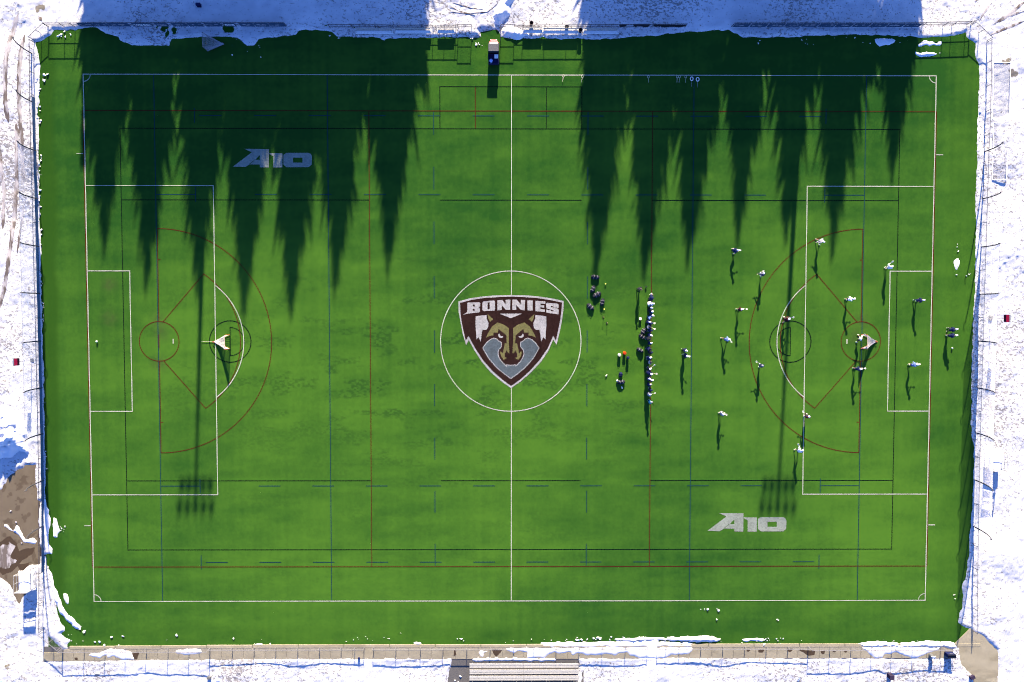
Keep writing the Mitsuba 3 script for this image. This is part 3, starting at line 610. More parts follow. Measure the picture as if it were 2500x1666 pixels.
def fence(label, posts, h, rails=(1.0,), r=0.03, mesh=True, m='m_galvanised', gaps=(), s=0.085, wr=0.0026):
    """posts: places on the ground; h: height or one per panel"""
    k = thing('chain_link_fence', label, 'fence')
    P_ = [np.array(p)[:2] for p in posts]
    H = h if isinstance(h, (list, tuple)) else [h] * (len(P_) - 1)
    for i, p in enumerate(P_):
        hh = max([H[j] for j in (i - 1, i) if 0 <= j < len(H) and j not in gaps] or [0])
        if hh: put('post', tube([(p[0], p[1], -.1), (p[0], p[1], hh + .05)], r * 1.25, 7), m, k)
    ws = []
    for i in range(len(P_) - 1):
        if i in gaps: continue
        for t in rails:
            put('rail', tube([(*P_[i], H[i] * t), (*P_[i + 1], H[i] * t)], r * (1.35 if t == 1 else 1), 6), m, k)
        if mesh: ws.append(wires(P_[i], P_[i + 1], H[i] - .05, s, wr))
    if ws: put('chain_link', cat(ws), m, k, kind='stuff')
    return k


# along the top: left half, with banners, benches' stretch, gate, right half
top_l = [G(*p) for p in ((120, 66), (158, 66), (183, 66), (232, 65.5), (287, 65), (342, 65), (397, 64.5), (452, 64.5), (507, 64.5), (562, 64.5), (617, 65), (672, 65), (700, 65))]
f1 = fence('low chain link fence along the top edge, left part, hung with sponsor banners', top_l, 1.42, (1.0, .5), m='m_dark_steel')
top_m = [G(*p) for p in ((806, 69), (862, 70), (918, 70), (974, 71), (1030, 71), (1058, 71), (1086, 71), (1113, 71), (1119, 71), (1152, 71))]
f2 = fence('chain link fence behind the team benches left of the top gate', top_m, [1.38] * 8 + [1.55], (1.0, .5), m='m_dark_steel')
top_r = [G(*p) for p in ((1223, 71), (1256, 71), (1277, 71), (1330, 70.5), (1384, 70.5), (1440, 70), (1510, 69.5), (1570, 69), (1625, 68.5), (1672, 68))]
f3 = fence('chain link fence behind the team benches right of the top gate', top_r, [1.55] + [1.38] * 8, (1.0, .5), m='m_dark_steel')
top_q = [G(*p) for p in ((1786, 66), (1840, 66), (1895, 66), (1950, 66), (2005, 66), (2060, 66), (2115, 66), (2170, 66), (2225, 65.5), (2250, 65), (2302, 64), (2323, 63), (2358, 62), (2368, 61))]
f4 = fence('low chain link fence along the top edge, right part, hung with sponsor banners', top_q, 1.42, (1.0, .5), m='m_dark_steel')
gl0, gl1 = G(1222, 71), G(1221.5, 100)
gk = thing('gate_leaf', 'open chain link gate leaf swung onto the turf beside the cart', 'gate')
for z in (.12, .8, 1.5): put('rail', tube([(gl0[0], gl0[1], z), (gl1[0], gl1[1], z)], .022), 'm_galvanised', gk)
put('upright', tube([(gl1[0], gl1[1], .05), (gl1[0], gl1[1], 1.55)], .025), 'm_galvanised', gk); put('chain_link', wires(gl0, gl1, 1.4), 'm_galvanised', gk, kind='stuff')
# corners
fence('short slanting chain link fence across the upper left corner', [G(84, 99), G(101, 82), G(118, 66)], 1.3, m='m_galvanised')
fence('short slanting chain link fence across the upper right corner', [G(2369, 63), G(2389, 81), G(2409, 100)], 1.3, m='m_galvanised')


def banner(parent, x0, x1, y, text=None, seed=0, m='m_navy_screen', h=1.25):
    """a sponsor banner tied to the fence, facing the pitch"""
    a, b = G(x0, y), G(x1, y); yy = (a[1] + b[1]) / 2 - .045
    k = put('banner', bx(((a[0] + b[0]) / 2, yy, .72), (b[0] - a[0], .012, h)), m, parent)
    r = np.random.default_rng(seed); ln = b[0] - a[0]
    if text:
        t = meshkit.text_mesh(text, .55, .01, bold=True); v = np.array(t.vertices); w = np.ptp(v[:, 0]); sc = min(1.6, (ln - .3) / w)
        v[:, 0] = (v[:, 0] - v[:, 0].min()) * sc
        vv = np.c_[a[0] + (ln - w * sc) / 2 + v[:, 0], np.full(len(v), yy - .012) - v[:, 2], .45 + v[:, 1]]
        put('lettering', (vv, np.array(t.faces)), 'm_white', k)
    else:
        n = r.integers(3, 7); xs = a[0] + .25 + np.sort(r.random(n)) * (ln - .6)
        ms = [bx((q_, yy - .014, .72 + r.uniform(-.15, .15)), (r.uniform(.12, .45), .01, r.uniform(.1, .4))) for q_ in xs]
        if ln > 1: put('print', cat(ms), 'm_light_grey', k)


bn = [(199, 236, None), (237, 270, 'a'), (272, 322, None), (330, 378, 'TOSHIBA'), (386, 416, None), (426, 462, None), (464, 500, None), (506, 546, None), (552, 580, 'ECB'), (590, 624, None), (626, 660, None), (662, 699, None)]
for i, (a, b, t) in enumerate(bn): banner(f1, a, b, 65, t if t and len(t) > 1 else None, i)
for i in range(11): banner(f4, 1788 + i * 41.5, 1826 + i * 41.5, 66, None, 30 + i)

# end fences
lp = [G(x_, y_) for x_, y_ in ((84, 104), (84.6, 180), (85.5, 240), (86.5, 305), (88, 368), (89.6, 428), (91.5, 485), (93, 545), (94, 602), (95.5, 660), (97, 717), (98.5, 776), (99.8, 834), (101.2, 890), (102.6, 949), (103.8, 1005), (105, 1060), (106, 1117), (107, 1173), (107.3, 1230), (107.5, 1284), (107.5, 1340), (107.4, 1395), (107.2, 1468), (107, 1537))]
fl = fence('chain link fence with blue windscreen along the left end', lp, 1.15, (1.0,), m='m_dark_steel')
for i in range(2, 22):
    a, b = lp[i], lp[i + 1]; c = (a + b) / 2; ang = math.atan2(b[1] - a[1], b[0] - a[0])
    put('windscreen', bx((c[0] + .04, c[1], .36), (np.linalg.norm(b - a) - .04, .012, .62), ang), 'm_blue_screen', fl)
rp_ = [G(x_, y_) for x_, y_ in ((2409, 104), (2408.5, 155), (2407.5, 212), (2406, 273), (2404, 332), (2402, 372), (2400.5, 428), (2398.5, 485), (2396.7, 545), (2394.9, 603), (2393, 660), (2391.4, 719), (2389.8, 776), (2388, 834), (2386.4, 890), (2384.7, 948), (2383, 1003), (2381.6, 1058), (2380.3, 1115), (2379.3, 1172), (2378, 1229), (2377, 1286), (2376, 1330), (2375.4, 1385), (2375, 1428), (2375, 1484), (2375.5, 1540))]
fr = fence('galvanised chain link fence along the right end of the pitch', rp_, 1.12, (1.0,), m='m_galvanised')
px_low = [154, 206, 257, 307, 358, 411, 462, 512.6, 567.8, 621, 674, 727.6, 781, 833.5, 867, 889.5, 912, 967, 1027, 1082, 1140, 1197, 1254, 1303, 1357.7, 1414, 1470, 1526.6, 1580, 1604, 1625, 1657.6, 1710.7, 1764.5, 1817.8, 1870.7, 1923, 1972.5, 2026, 2077.6, 2126.8, 2176.7, 2227, 2296, 2327]
lowp = [np.array([G(p, 1579)[0], yline(G(p, 1579)[0], 1579.5 - (0 if p > 500 else (512 - p) * .006))]) for p in px_low]
def hrange(a, b): return [i for i in range(len(px_low) - 1) if px_low[i] >= a and px_low[i + 1] <= b]
i512, i890, i912, i1580, i1604, i1972 = [px_low.index(q_) for q_ in (512.6, 889.5, 912, 1580, 1604, 1972.5)]
fence('taller chain link fence at the left end of the lower edge', lowp[:i512 + 1], 1.40, m='m_galvanised')
fence('low chain link fence on the lower edge, left of the first gate gap', [q_ + np.array([.05 if j == 0 else 0, 0]) for j, q_ in enumerate(lowp[i512:i890 + 1])], .95, m='m_galvanised')
fence('low chain link fence on the lower edge, in front of the bleacher', lowp[i912:i1580 + 1], .95, m='m_galvanised')
fence('low chain link fence on the lower edge, right of the second gate gap', lowp[i1604:i1972 + 1], .95, m='m_galvanised')
fence('taller chain link fence at the right end of the lower edge', [q_ + np.array([.05 if j == 0 else 0, 0]) for j, q_ in enumerate(lowp[i1972:])], 1.40, m='m_galvanised')
fence('short slanting chain link fence across the lower left corner', [G(107.5, 1541), G(131, 1560), G(153, 1578)], 1.4, m='m_galvanised')


# ball-stop nets on tall hooked posts behind both ends
def net_posts(side, bases, label, net_from, net_to):
    k = thing('ball_stop_net', label, 'net')
    H = 5.8; lean = 1.15; u = -side
    prof = [(u * lean * (z / H) ** 2.2, z) for z in np.linspace(0, H, 9)]
    for b in bases:
        p = [(b[0] + q_, b[1], z) for q_, z in prof]
        hook = [(p[-1][0] + u * .22 * math.sin(a) , b[1], p[-1][2] + .22 * (1 - math.cos(a)) * .9) for a in np.linspace(.5, 2.9, 5)]
        put('post', tube(p + hook, [.075] * 6 + [.07, .065, .06] + [.045] * 5, 7), 'm_dark_steel', k)
    pr = np.array([(u * lean * (z / H) ** 2.2, z) for z in np.linspace(.4, H, 9)])
    ms = []; s = .09; r = .0046
    path = LineString([b[:2] for b in bases[net_from:net_to + 1]]); n = int(path.length / s)
    base = np.array([path.interpolate(i / n, normalized=True).coords[0] for i in range(n + 1)])
    for b in base: ms.append(tube([(b[0] + q_, b[1], z) for q_, z in pr], r, 3, False))
    for z in np.arange(.4, H, s):
        q_ = u * lean * (z / H) ** 2.2
        ms.append(tube([(b[0] + q_, b[1], z) for b in bases[net_from:net_to + 1]], r, 3, False))
    put('netting', cat(ms), 'm_white', k)
    put('top_rope', tube([(b[0] + u * lean, b[1], H) for b in bases[net_from:net_to + 1]], .012, 5, False), 'm_black_net', k)


net_posts(1, [G(x_, y_) for x_, y_ in ((2402, 371), (2398.5, 486), (2394.9, 604), (2391.4, 719), (2388, 833), (2384.7, 947), (2381.6, 1057), (2379.3, 1172), (2377, 1286))], 'see-through ball stop net on tall dark hooked posts behind the right goal', 2, 8)
net_posts(-1, [G(x_, y_) for x_, y_ in ((78, 131), (85, 252), (88, 369), (92, 486), (95, 602), (97.5, 717), (99.8, 833), (102.5, 947), (105, 1059), (107, 1173), (107.5, 1284))], 'see-through ball stop net on tall dark hooked posts behind the left goal', 2, 8)


# shot clocks, filming platforms
def shot_clock(px, py, side, label):
    c = G(px, py); k = thing('shot_clock', label, 'shot clock')
    put('pole', tube([(c[0], c[1], 0), (c[0], c[1], 2.75)], .04), 'm_steel', k); put('base', rbox((c[0], c[1], .06), (.5, .5, .12), .02), 'm_grey', k)
    b = put('box', rbox((c[0] + side * .22, c[1], 3.1), (.42, .95, .72), .03), 'm_sign_back', k)
    put('screen', bx((c[0] - side * .02, c[1], 3.1), (.05, .86, .64)), 'm_sign_red', b)
    put('lid', bx((c[0] + side * .02, c[1], 3.47), (.40, .9, .03)), 'm_sign_red', k, label='dark red top panel')
    for s in (-.22, .22): put('lamp_row', bx((c[0] - side * .05, c[1] + s, 3.1), (.02, .3, .4)), 'm_dark', b)


shot_clock(2419, 777, 1, 'red shot clock on a thin pole standing in snow behind the right goal')
shot_clock(79, 880, -1, 'red shot clock on a thin pole standing in snow behind the left goal')


def platform(x0, x1, y0, y1, label, side):
    """raised viewing platform, footprint in metres"""
    k = thing('viewing_platform', label, 'platform'); h, ht = 1.2, 2.35
    deck = put('deck', rbox(((x0 + x1) / 2, (y0 + y1) / 2, h), (x1 - x0, y1 - y0, .14), .02), 'm_aluminium', k)
    put('snow_layer', mound(sbox(x0 + .1, y0 + .08, x1 - .1, y1 - .08), .08, .2, 3, h + .075), 'm_snow_clump', deck, smooth=True)
    for x_ in (x0, x1):
        for y_ in (y0, y1): put('leg', tube([(x_, y_, 0), (x_, y_, ht)], .035), 'm_aluminium', k)
    for z in (1.78, ht):
        put('guard_rail', tube([(x0, y0, z), (x1, y0, z)], .03), 'm_aluminium', k); put('guard_rail', tube([(x0, y1, z), (x1, y1, z)], .03), 'm_aluminium', k)
        xx = x1 if side > 0 else x0
        put('guard_rail', tube([(xx, y0, z), (xx, y1, z)], .03), 'm_aluminium', k)
    put('brace', tube([(x0, y0, .1), (x1, y0, h)], .02), 'm_aluminium', k); put('brace', tube([(x0, y1, h), (x1, y1, .1)], .02), 'm_aluminium', k)
    xx = x1 if side > 0 else x0
    put('board', bx(((x0 + x1) / 2, y0 - .03, 2.2), (x1 - x0, .02, .30)), 'm_white', k); put('toe_board', bx(((x0 + x1) / 2, y0 - .03, 1.45), (x1 - x0, .02, .28)), 'm_white', k)
    put('middle_upright', tube([(xx, (y0 + y1) / 2, h), (xx, (y0 + y1) / 2, ht)], .025), 'm_aluminium', k)
    xi = x0 if side > 0 else x1
    for j in range(3): put('ladder_rung', tube([(xi - side * .02, y0 + .4 + .0 * j, .3 + .32 * j), (xi - side * .02, y0 + .9, .3 + .32 * j)], .02), 'm_aluminium', k)


a = G(58, 1392); b = G(93, 1433); platform(a[0] + .1, b[0] - .15, b[1], a[1], 'white metal viewing platform with guard rails outside the lower left fence', -1)
a = G(2403, 1103); b = G(2432, 1143); platform(a[0], b[0], b[1], a[1], 'white metal viewing platform with guard rails outside the right fence', 1)


# goals lying in the snow outside the right fence
def lying_goal(px0, px1, py0, py1, label):
    a, b = G(px0, py1), G(px1, py0); k = thing('goal_frame', label, 'goal', None)
    z = .13
    put('crossbar', tube([(b[0], a[1], z), (b[0], b[1], z)], .06), 'm_white', k); put('ground_bar', tube([(a[0], a[1], z), (a[0], b[1], z)], .05), 'm_white', k)
    for y_ in (a[1], b[1]): put('upright', tube([(a[0], y_, z), (b[0], y_, z)], .06), 'm_white', k)
    ms = [tube([(x_, a[1], z + .03), (x_, b[1], z + .03)], .006, 3, False) for x_ in np.arange(a[0], b[0], .14)] + [tube([(a[0], y_, z + .03), (b[0], y_, z + .03)], .006, 3, False) for y_ in np.arange(a[1], b[1], .14)]
    put('net', cat(ms), 'm_light_grey', k)


lying_goal(2421, 2459, 300, 440, 'white soccer goal lying flat in the snow outside the right fence, lower of two')
lying_goal(2421, 2466, 154, 292, 'white soccer goal lying flat in the snow near the upper right corner, upper of two')


# ------------------------------------------------------------------ lacrosse goals
def lacrosse_goal(c, ang, label, net='m_net_white', frame='m_goal_orange'):
    """mouth centred on c, opening along +x turned by ang; apex of the net behind"""
    k = thing('lacrosse_goal', label, 'goal')
    ca, sa = math.cos(ang), math.sin(ang)
    def w(p): p = np.asarray(p, float); return np.c_[c[0] + p[:, 0] * ca - p[:, 1] * sa, c[1] + p[:, 0] * sa + p[:, 1] * ca, p[:, 2]]
    hw, hh, dp = .915, 1.83, 2.13
    for s in (-1, 1): put('post', tube(w([(0, s * hw, 0), (0, s * hw, hh)]), .03), frame, k)
    put('crossbar', tube(w([(0, -hw, hh), (0, hw, hh)]), .03), frame, k)
    for s in (-1, 1): put('base_bar', tube(w([(0, s * hw, .03), (-dp, 0, .03)]), .03), frame, k)
    # netting: sagging cloth of cords from the frame to the apex
    def P_(u, t):                                              # u across -1..1 over both sides and the top, t 0 mouth .. 1 apex
        if u < -.34: s = (u + 1) / .66; y_, z = -hw, hh * s
        elif u > .34: s = (1 - u) / .66; y_, z = hw, hh * s
        else: y_, z = hw * u / .34, hh
        sag = .45 * math.sin(math.pi * t) * (z / hh)
        return (-dp * t, y_ * (1 - t), z * (1 - t) ** 1.25 + .03 - sag * .35)
    nu, nt = 46, 18
    gr = np.array([[P_(-1 + 2 * i / nu, j / nt) for j in range(nt + 1)] for i in range(nu + 1)])
    ms = [tube(w(gr[i]), .015, 3, False) for i in range(nu + 1)] + [tube(w(gr[:, j]), .015, 3, False) for j in range(nt + 1)]
    put('net', cat(ms), net, k)
    put('net_tip', clump((*w([(-dp + .12, 0, 0)])[0][:2], .1), .22, 4), 'm_goal_orange' if net != 'm_light_grey' else net, k)


lacrosse_goal(G(561, 834.8), 0.0, 'white netted lacrosse goal on the left half facing the centre circle')
lacrosse_goal(G(2102, 834), math.pi, 'white netted lacrosse goal on the right half with a player at its mouth')
lacrosse_goal(G(507, 108), math.pi, 'lacrosse goal left in the tree shade by the upper left banners', 'm_light_grey', 'm_grey')
solo('rope', tube([(*G(492, 834.5)[:2], .02), (*G(505, 834.7)[:2], .03), (*G(520, 834.8)[:2], .02)], .018), 'm_cream', 'thin pale rope lying behind the left lacrosse goal', 'rope')


# ------------------------------------------------------------------ people
def bone(p, r, q, s, n=8):
    a = m3.Manifold.sphere(r, n).translate(tuple(map(float, p))); b = m3.Manifold.sphere(s, n).translate(tuple(map(float, q)))
    return m3.Manifold.batch_hull([a, b])


def fuse(ms, refine=0.0, smooth=0):
    m = m3.Manifold.batch_boolean(ms, m3.OpType.Add)
    if refine: m = m.refine_to_length(refine)
    t = m.to_mesh(); t = trimesh.Trimesh(np.array(t.vert_properties[:, :3]), np.array(t.tri_verts), process=False)
    if smooth: trimesh.smoothing.filter_taubin(t, iterations=smooth)
    return np.array(t.vertices), np.array(t.faces)


def hand(w, direction, grip, side):
    """palm, four bent fingers and a thumb, closed round the shaft when gripping"""
    w = np.array(w); d = np.array(direction, float); d /= np.linalg.norm(d) + 1e-9
    up = np.cross(d, [0.31, 0.2, .93]); up /= np.linalg.norm(up); sd = np.cross(d, up)
    ms = [m3.Manifold.batch_hull([m3.Manifold.sphere(.02, 6).translate(tuple(map(float, w + d * a + sd * b))) for a in (.01, .085) for b in (-.028, .028)])]
    for i, b in enumerate((-.032, -.011, .011, .032)):
        ln = (.062, .075, .07, .055)[i]; k0 = w + d * .085 + sd * b; bend = .9 if grip else .35
        k1 = k0 + (d * math.cos(bend) - up * math.sin(bend)) * ln * .55; k2 = k1 + (d * math.cos(bend * 2.2) - up * math.sin(bend * 2.2)) * ln * .5
        ms += [bone(k0, .0095, k1, .009, 5), bone(k1, .009, k2, .0075, 5)]
    t0 = w + d * .03 + sd * side * .03; t1 = t0 + sd * side * .03 + d * .025 - up * .012; t2 = t1 + d * .03 - up * .02
    return ms + [bone(t0, .012, t1, .010, 5), bone(t1, .010, t2, .0085, 5)]


def person(label, foot, yaw, *, feet=((.06, .14), (-.06, -.14)), crouch=0.0, lean=.08, hands=None, shirt='m_white', legs='m_navy', head='helmet', head_m='m_white', shoe='m_white', skin='m_skin', sleeves=True, long_legs=False, group=None, h=1.76, stick=None):
    """a standing figure: foot is the spot between the feet, yaw the way it faces, hands given in its own frame (x forward, y left)"""
    s = h / 1.76; k = thing('person', label, 'person', group)
    spread = max(math.hypot(feet[0][0] - feet[1][0], feet[0][1] - feet[1][1]), .1)
    hz = .90 - crouch - .12 * max(0, spread - .3)
    hip = np.array([-.3 * lean - .25 * crouch, 0, hz]); ch = hip + (lean * .75, 0, .36); sh = hip + (lean * 1.1, 0, .49 - lean * .25)
    nk = hip + (lean * 1.3, 0, .575 - lean * .4); hd = nk + (lean * .35 + .03, 0, .155)
    S = [sh + (0, y_, 0) for y_ in (.185, -.185)]
    F = [np.array([f_[0], f_[1], .09]) for f_ in feet]
    K = []
    for i, y_ in enumerate((.09, -.09)):
        a_ = hip + (0, y_, 0); mid = (a_ + F[i]) / 2; gap = max(0.0, .86 ** 2 / 4 - np.linalg.norm(a_ - F[i]) ** 2 / 4)
        K.append(mid + (math.sqrt(gap) * .95 + .02, 0, .02))
    Hn = hands or [(.16, .24, hz - .06), (.16, -.24, hz - .06)]
    W_, E_ = [], []
    for i in range(2):
        t = np.array(Hn[i], float); v_ = t - S[i]; ln = np.linalg.norm(v_); t = S[i] + v_ * min(1, .50 / ln); W_.append(t)
        mid = (S[i] + t) / 2; g_ = math.sqrt(max(.0004, .26 ** 2 - (np.linalg.norm(t - S[i]) / 2) ** 2)); o = np.array([-.45, (.7, -.7)[i], -.55]); o /= np.linalg.norm(o)
        E_.append(mid + o * g_)
    body = [bone(nk - (0, 0, .05), .062, nk + (.01, 0, .06), .055), m3.Manifold.batch_hull([m3.Manifold.sphere(.092, 10).translate(tuple(hd + (-.015, 0, .025))), m3.Manifold.sphere(.06, 8).translate(tuple(hd + (.035, 0, -.07)))]), bone(hd + (.085, 0, -.02), .014, hd + (.098, 0, -.035), .016, 6)]
    for y_ in (.085, -.085): body.append(bone(hd + (-.01, y_ * 1.02, -.02), .018, hd + (-.012, y_ * 1.05, .015), .02, 6))
    for y_ in (.034, -.034): body.append(bone(hd + (.079, y_, .008), .011, hd + (.08, y_, .009), .011, 6))
    body.append(bone(hd + (.074, .02, -.075), .011, hd + (.074, -.02, -.075), .011, 6))
    torso = lambda g_: [m3.Manifold.batch_hull([m3.Manifold.sphere(.115 + g_, 10).translate(tuple(hip + (0, y_ * .55, .05))) for y_ in (.1, -.1)] + [m3.Manifold.sphere(.105 + g_, 10).translate(tuple((hip + ch) / 2 + (0, y_ * .5, .02))) for y_ in (.1, -.1)]),
                        m3.Manifold.batch_hull([m3.Manifold.sphere(.105 + g_, 10).translate(tuple((hip + ch) / 2 + (0, y_ * .5, .02))) for y_ in (.1, -.1)] + [m3.Manifold.sphere(.115 + g_, 10).translate(tuple(ch + (0, y_, 0))) for y_ in (.085, -.085)] + [m3.Manifold.sphere(.075 + g_, 10).translate(tuple(x_)) for x_ in S])]
    body += torso(0)
    for i in range(2):
        body += [bone(S[i], .062, E_[i], .047), bone(E_[i], .045, W_[i], .031)] + hand(W_[i], W_[i] - E_[i], stick is not None, (1, -1)[i])
        body += [bone(hip + (0, (.09, -.09)[i], 0), .095, K[i], .063), bone(K[i], .06, F[i], .042), bone(F[i] - (.03, 0, .05), .035, F[i] + (.15, 0, -.06), .028)]
    c_, s_ = math.cos(yaw), math.sin(yaw)
    def w(m_):
        v_, f_ = m_; v_ = v_ * s; return np.c_[foot[0] + v_[:, 0] * c_ - v_[:, 1] * s_, foot[1] + v_[:, 0] * s_ + v_[:, 1] * c_, v_[:, 2] + .006], f_
    put('body', w(fuse(body, .05, 4)), skin, k, smooth=50)
    top = torso(.022)
    for i in range(2): top += [bone(S[i], .082, E_[i], .064)] + ([bone(E_[i], .063, W_[i] * .9 + E_[i] * .1, .045)] if sleeves else [])
    put('jersey', w(fuse(top, .06, 4)), shirt, k, smooth=50)
    low = [m3.Manifold.batch_hull([m3.Manifold.sphere(.135, 10).translate(tuple(hip + (0, y_, z))) for y_ in (.06, -.06) for z in (-.02, .06)])]
    for i, y_ in enumerate((.09, -.09)):
        low.append(bone(hip + (0, y_, 0), .115, K[i] + (0, 0, .04), .088))
        if long_legs: low.append(bone(K[i], .083, F[i] + (0, 0, .03), .062))
    put('trousers' if long_legs else 'shorts', w(fuse(low, .07, 2)), legs, k, smooth=50)
    for i in range(2): put('shoe', w(fuse([bone(F[i] - (.035, 0, .045), .048, F[i] + (.05, 0, -.04), .045), bone(F[i] + (.02, 0, -.045), .045, F[i] + (.17, 0, -.055), .036)])), shoe, k, smooth=60)
    if head == 'helmet':
        hm = m3.Manifold.batch_hull([m3.Manifold.sphere(.128, 12).translate(tuple(hd + (-.02, 0, .035))), m3.Manifold.sphere(.115, 12).translate(tuple(hd + (.025, 0, .045))), m3.Manifold.sphere(.07, 8).translate(tuple(hd + (-.06, 0, -.05)))]) + m3.Manifold.cube((.09, .17, .018), True).translate(tuple(hd + (.15, 0, .065)))
        t = hm.to_mesh(); he = put('helmet', w((np.array(t.vert_properties[:, :3]), np.array(t.tri_verts))), head_m, k, smooth=50)
        put('face_mask', w(cat([tube([hd + (.05 + .115 * math.cos(a), .115 * math.sin(a), z) for a in np.linspace(-1.3, 1.3, 7)], .006, 4) for z in (.02, -.03, -.08)] + [tube([hd + (.165, y_, .05), hd + (.16, y_, -.085)], .006, 4) for y_ in (-.03, .03)])), 'm_steel', he)
    else:
        hm = m3.Manifold.batch_hull([m3.Manifold.sphere(.108, 12).translate(tuple(hd + (-.022, 0, .035))), m3.Manifold.sphere(.085, 10).translate(tuple(hd + (-.045, 0, -.03)))])
        if head == 'cap': hm = hm + m3.Manifold.cube((.10, .15, .016), True).translate(tuple(hd + (.115, 0, .055)))
        t = hm.to_mesh(); put('cap' if head == 'cap' else 'hair', w((np.array(t.vert_properties[:, :3]), np.array(t.tri_verts))), head_m, k, smooth=50)
    if stick is not None:
        for i in range(2): put('glove', w(fuse([bone(W_[i], .05, W_[i] + (W_[i] - E_[i]) / (np.linalg.norm(W_[i] - E_[i]) + 1e-9) * .085, .052)])), 'm_white' if i else shirt, k, smooth=60)
    return k, [w((np.array([x_]), np.zeros((0, 3), int)))[0][0] for x_ in W_]


def stick_at(a, b, label, m='m_cream', r=.019):
    """lacrosse stick from butt a to the tip of its head b"""
    k = thing('lacrosse_stick', label, 'lacrosse stick')
    a, b = np.array(a, float), np.array(b, float); d = b - a; ln = np.linalg.norm(d); d /= ln
    up = np.array([0, 0, 1.0]) if abs(d[2]) < .8 else np.array([1.0, 0, 0]); sd = np.cross(d, up); sd /= np.linalg.norm(sd)
    h0 = ln - .27
    put('shaft', tube([a, a + d * (h0 + .04)], r, 7), m, k); put('butt_end', tube([a, a + d * .06], r * 1.35, 7), 'm_dark', k)
    ring = [a + d * (h0 + .02) + d * (.125 + .125 * math.cos(t)) + sd * (.085 * math.sin(t) * (1.15 if math.cos(t) > 0 else .9)) for t in np.linspace(math.pi, -math.pi, 15)]
    hk = put('head', tube(ring, .017, 6), 'm_white', k)
    nn = np.cross(sd, d); ms = []
    for t in np.linspace(-.8, .8, 6): ms.append(tube([a + d * (h0 + .03) + sd * t * .03, a + d * (h0 + .14) + sd * t * .085 - nn * .04, a + d * (h0 + .25) + sd * t * .07], .009, 4))
    for t in (.08, .13, .18, .23): ms.append(tube([a + d * (h0 + t) + sd * q_ * .085 - nn * .04 * (1 - q_ * q_) for q_ in np.linspace(-1, 1, 5)], .009, 4))
    put('pocket', cat(ms), 'm_cream', hk)


def player(label, stick_label, feet_px, st_px=None, z=(1.0, 1.0), yaw=None, spread=None, **kw):
    """feet_px: the two shoes in the survey; st_px: both ends of the stick there, at the heights z"""
    f = [G(*p) for p in feet_px]; c = (f[0] + f[1]) / 2
    if st_px is not None:
        A, B = G(*st_px[0], z[0]), G(*st_px[1], z[1])
        n = math.hypot(*(B - A)[:2]); need = max(1.05, min(1.5, np.linalg.norm(B - A)))
        mid = (A + B) / 2
        if yaw is None:
            d = B - A; yaw = math.atan2(d[1], d[0]) + math.pi / 2
            to = mid - c
            if to[0] * math.cos(yaw) + to[1] * math.sin(yaw) < 0: yaw += math.pi
    yaw = yaw or 0.0
    R_ = np.array([[math.cos(-yaw), -math.sin(-yaw)], [math.sin(-yaw), math.cos(-yaw)]])
    loc = [R_ @ (q_ - c)[:2] for q_ in f]
    loc.sort(key=lambda q_: -q_[1])
    hs = None
    if st_px is not None:
        s_ = kw.get('h', 1.76) / 1.76; la = np.array([*(R_ @ (A - c)[:2]), z[0]]) / s_; lb = np.array([*(R_ @ (B - c)[:2]), z[1]]) / s_
        off = np.zeros(3); m_ = la * .62 + lb * .38
        tgt = np.array([.32, 0, 1.08]); hs = [la * .72 + lb * .28, la * .42 + lb * .58]
        sh_ = (tgt - m_) * .35; hs = [q_ + sh_ for q_ in hs]
        if hs[0][1] < hs[1][1]: hs = hs[::-1]
    k, wr = person(label, c, yaw, feet=loc, hands=hs, stick=1 if st_px is not None else None, **kw)
    if st_px is not None:
        # the stick passes through both hands
        g_ = (wr[0] + wr[1]) / 2; d = B - A; d /= np.linalg.norm(d)
        ln = 1.12 if n < 1.25 else min(n, 1.5)
        stick_at(g_ - d * ln * .42, g_ + d * ln * .58, stick_label)
    return k


GR = None
player('navy player with white helmet bent over a stick, upper left of the scattered players', 'white stick held low by the uppermost left player of the right half', [(1787, 607), (1790, 620)], [(1788.5, 622), (1806, 614)], (.9, .9), yaw=0.15, shirt='m_navy', legs='m_navy', crouch=.1, lean=.2)
player('navy player with long pale stick, upper left of the red half circle', 'long pale stick of the second player from above, left of the red half circle', [(1857, 676), (1857, 668)], [(1843.3, 672), (1861, 662)], (1.1, 1.2), shirt='m_navy', legs='m_light_grey', lean=.12)
player('player in grey jersey striding where the red half circle meets the penalty area', 'stick of the grey striding player near the penalty area top', [(1991, 584), (1999, 597)], [(1986, 592), (2000, 584)], (1.1, 1.3), yaw=-.5, shirt='m_light_grey', legs='m_navy', lean=.16)
player('player in maroon shirt with bare arms and a long pale stick', 'long pale stick pointing right, held by the player in maroon', [(1797, 755), (1802, 757)], [(1802.2, 753), (1826, 754)], (1.1, 1.1), yaw=.1, shirt='m_maroon', legs='m_dark', sleeves=False)
player('player in pale blue jersey with legs far apart, left of the red half circle', 'short stick of the pale blue player with legs apart', [(1760, 825.5), (1774, 831)], [(1775, 820), (1786, 834)], (1.0, .9), yaw=.0, shirt='m_sky_blue', legs='m_navy', lean=.2)
player('player in navy with white helmet, upper of the pair below the maroon player', '', [(1665, 852), (1668, 856)], None, yaw=-.4, shirt='m_navy', legs='m_dark', long_legs=True)
player('player in navy with white helmet, lower of the pair left of the blue line', 'stick of the lower player of the pair by the blue line', [(1666, 866), (1670, 869)], [(1664, 860), (1680, 868)], (1.0, 1.2), yaw=-.2, shirt='m_navy', legs='m_navy', h=1.84)
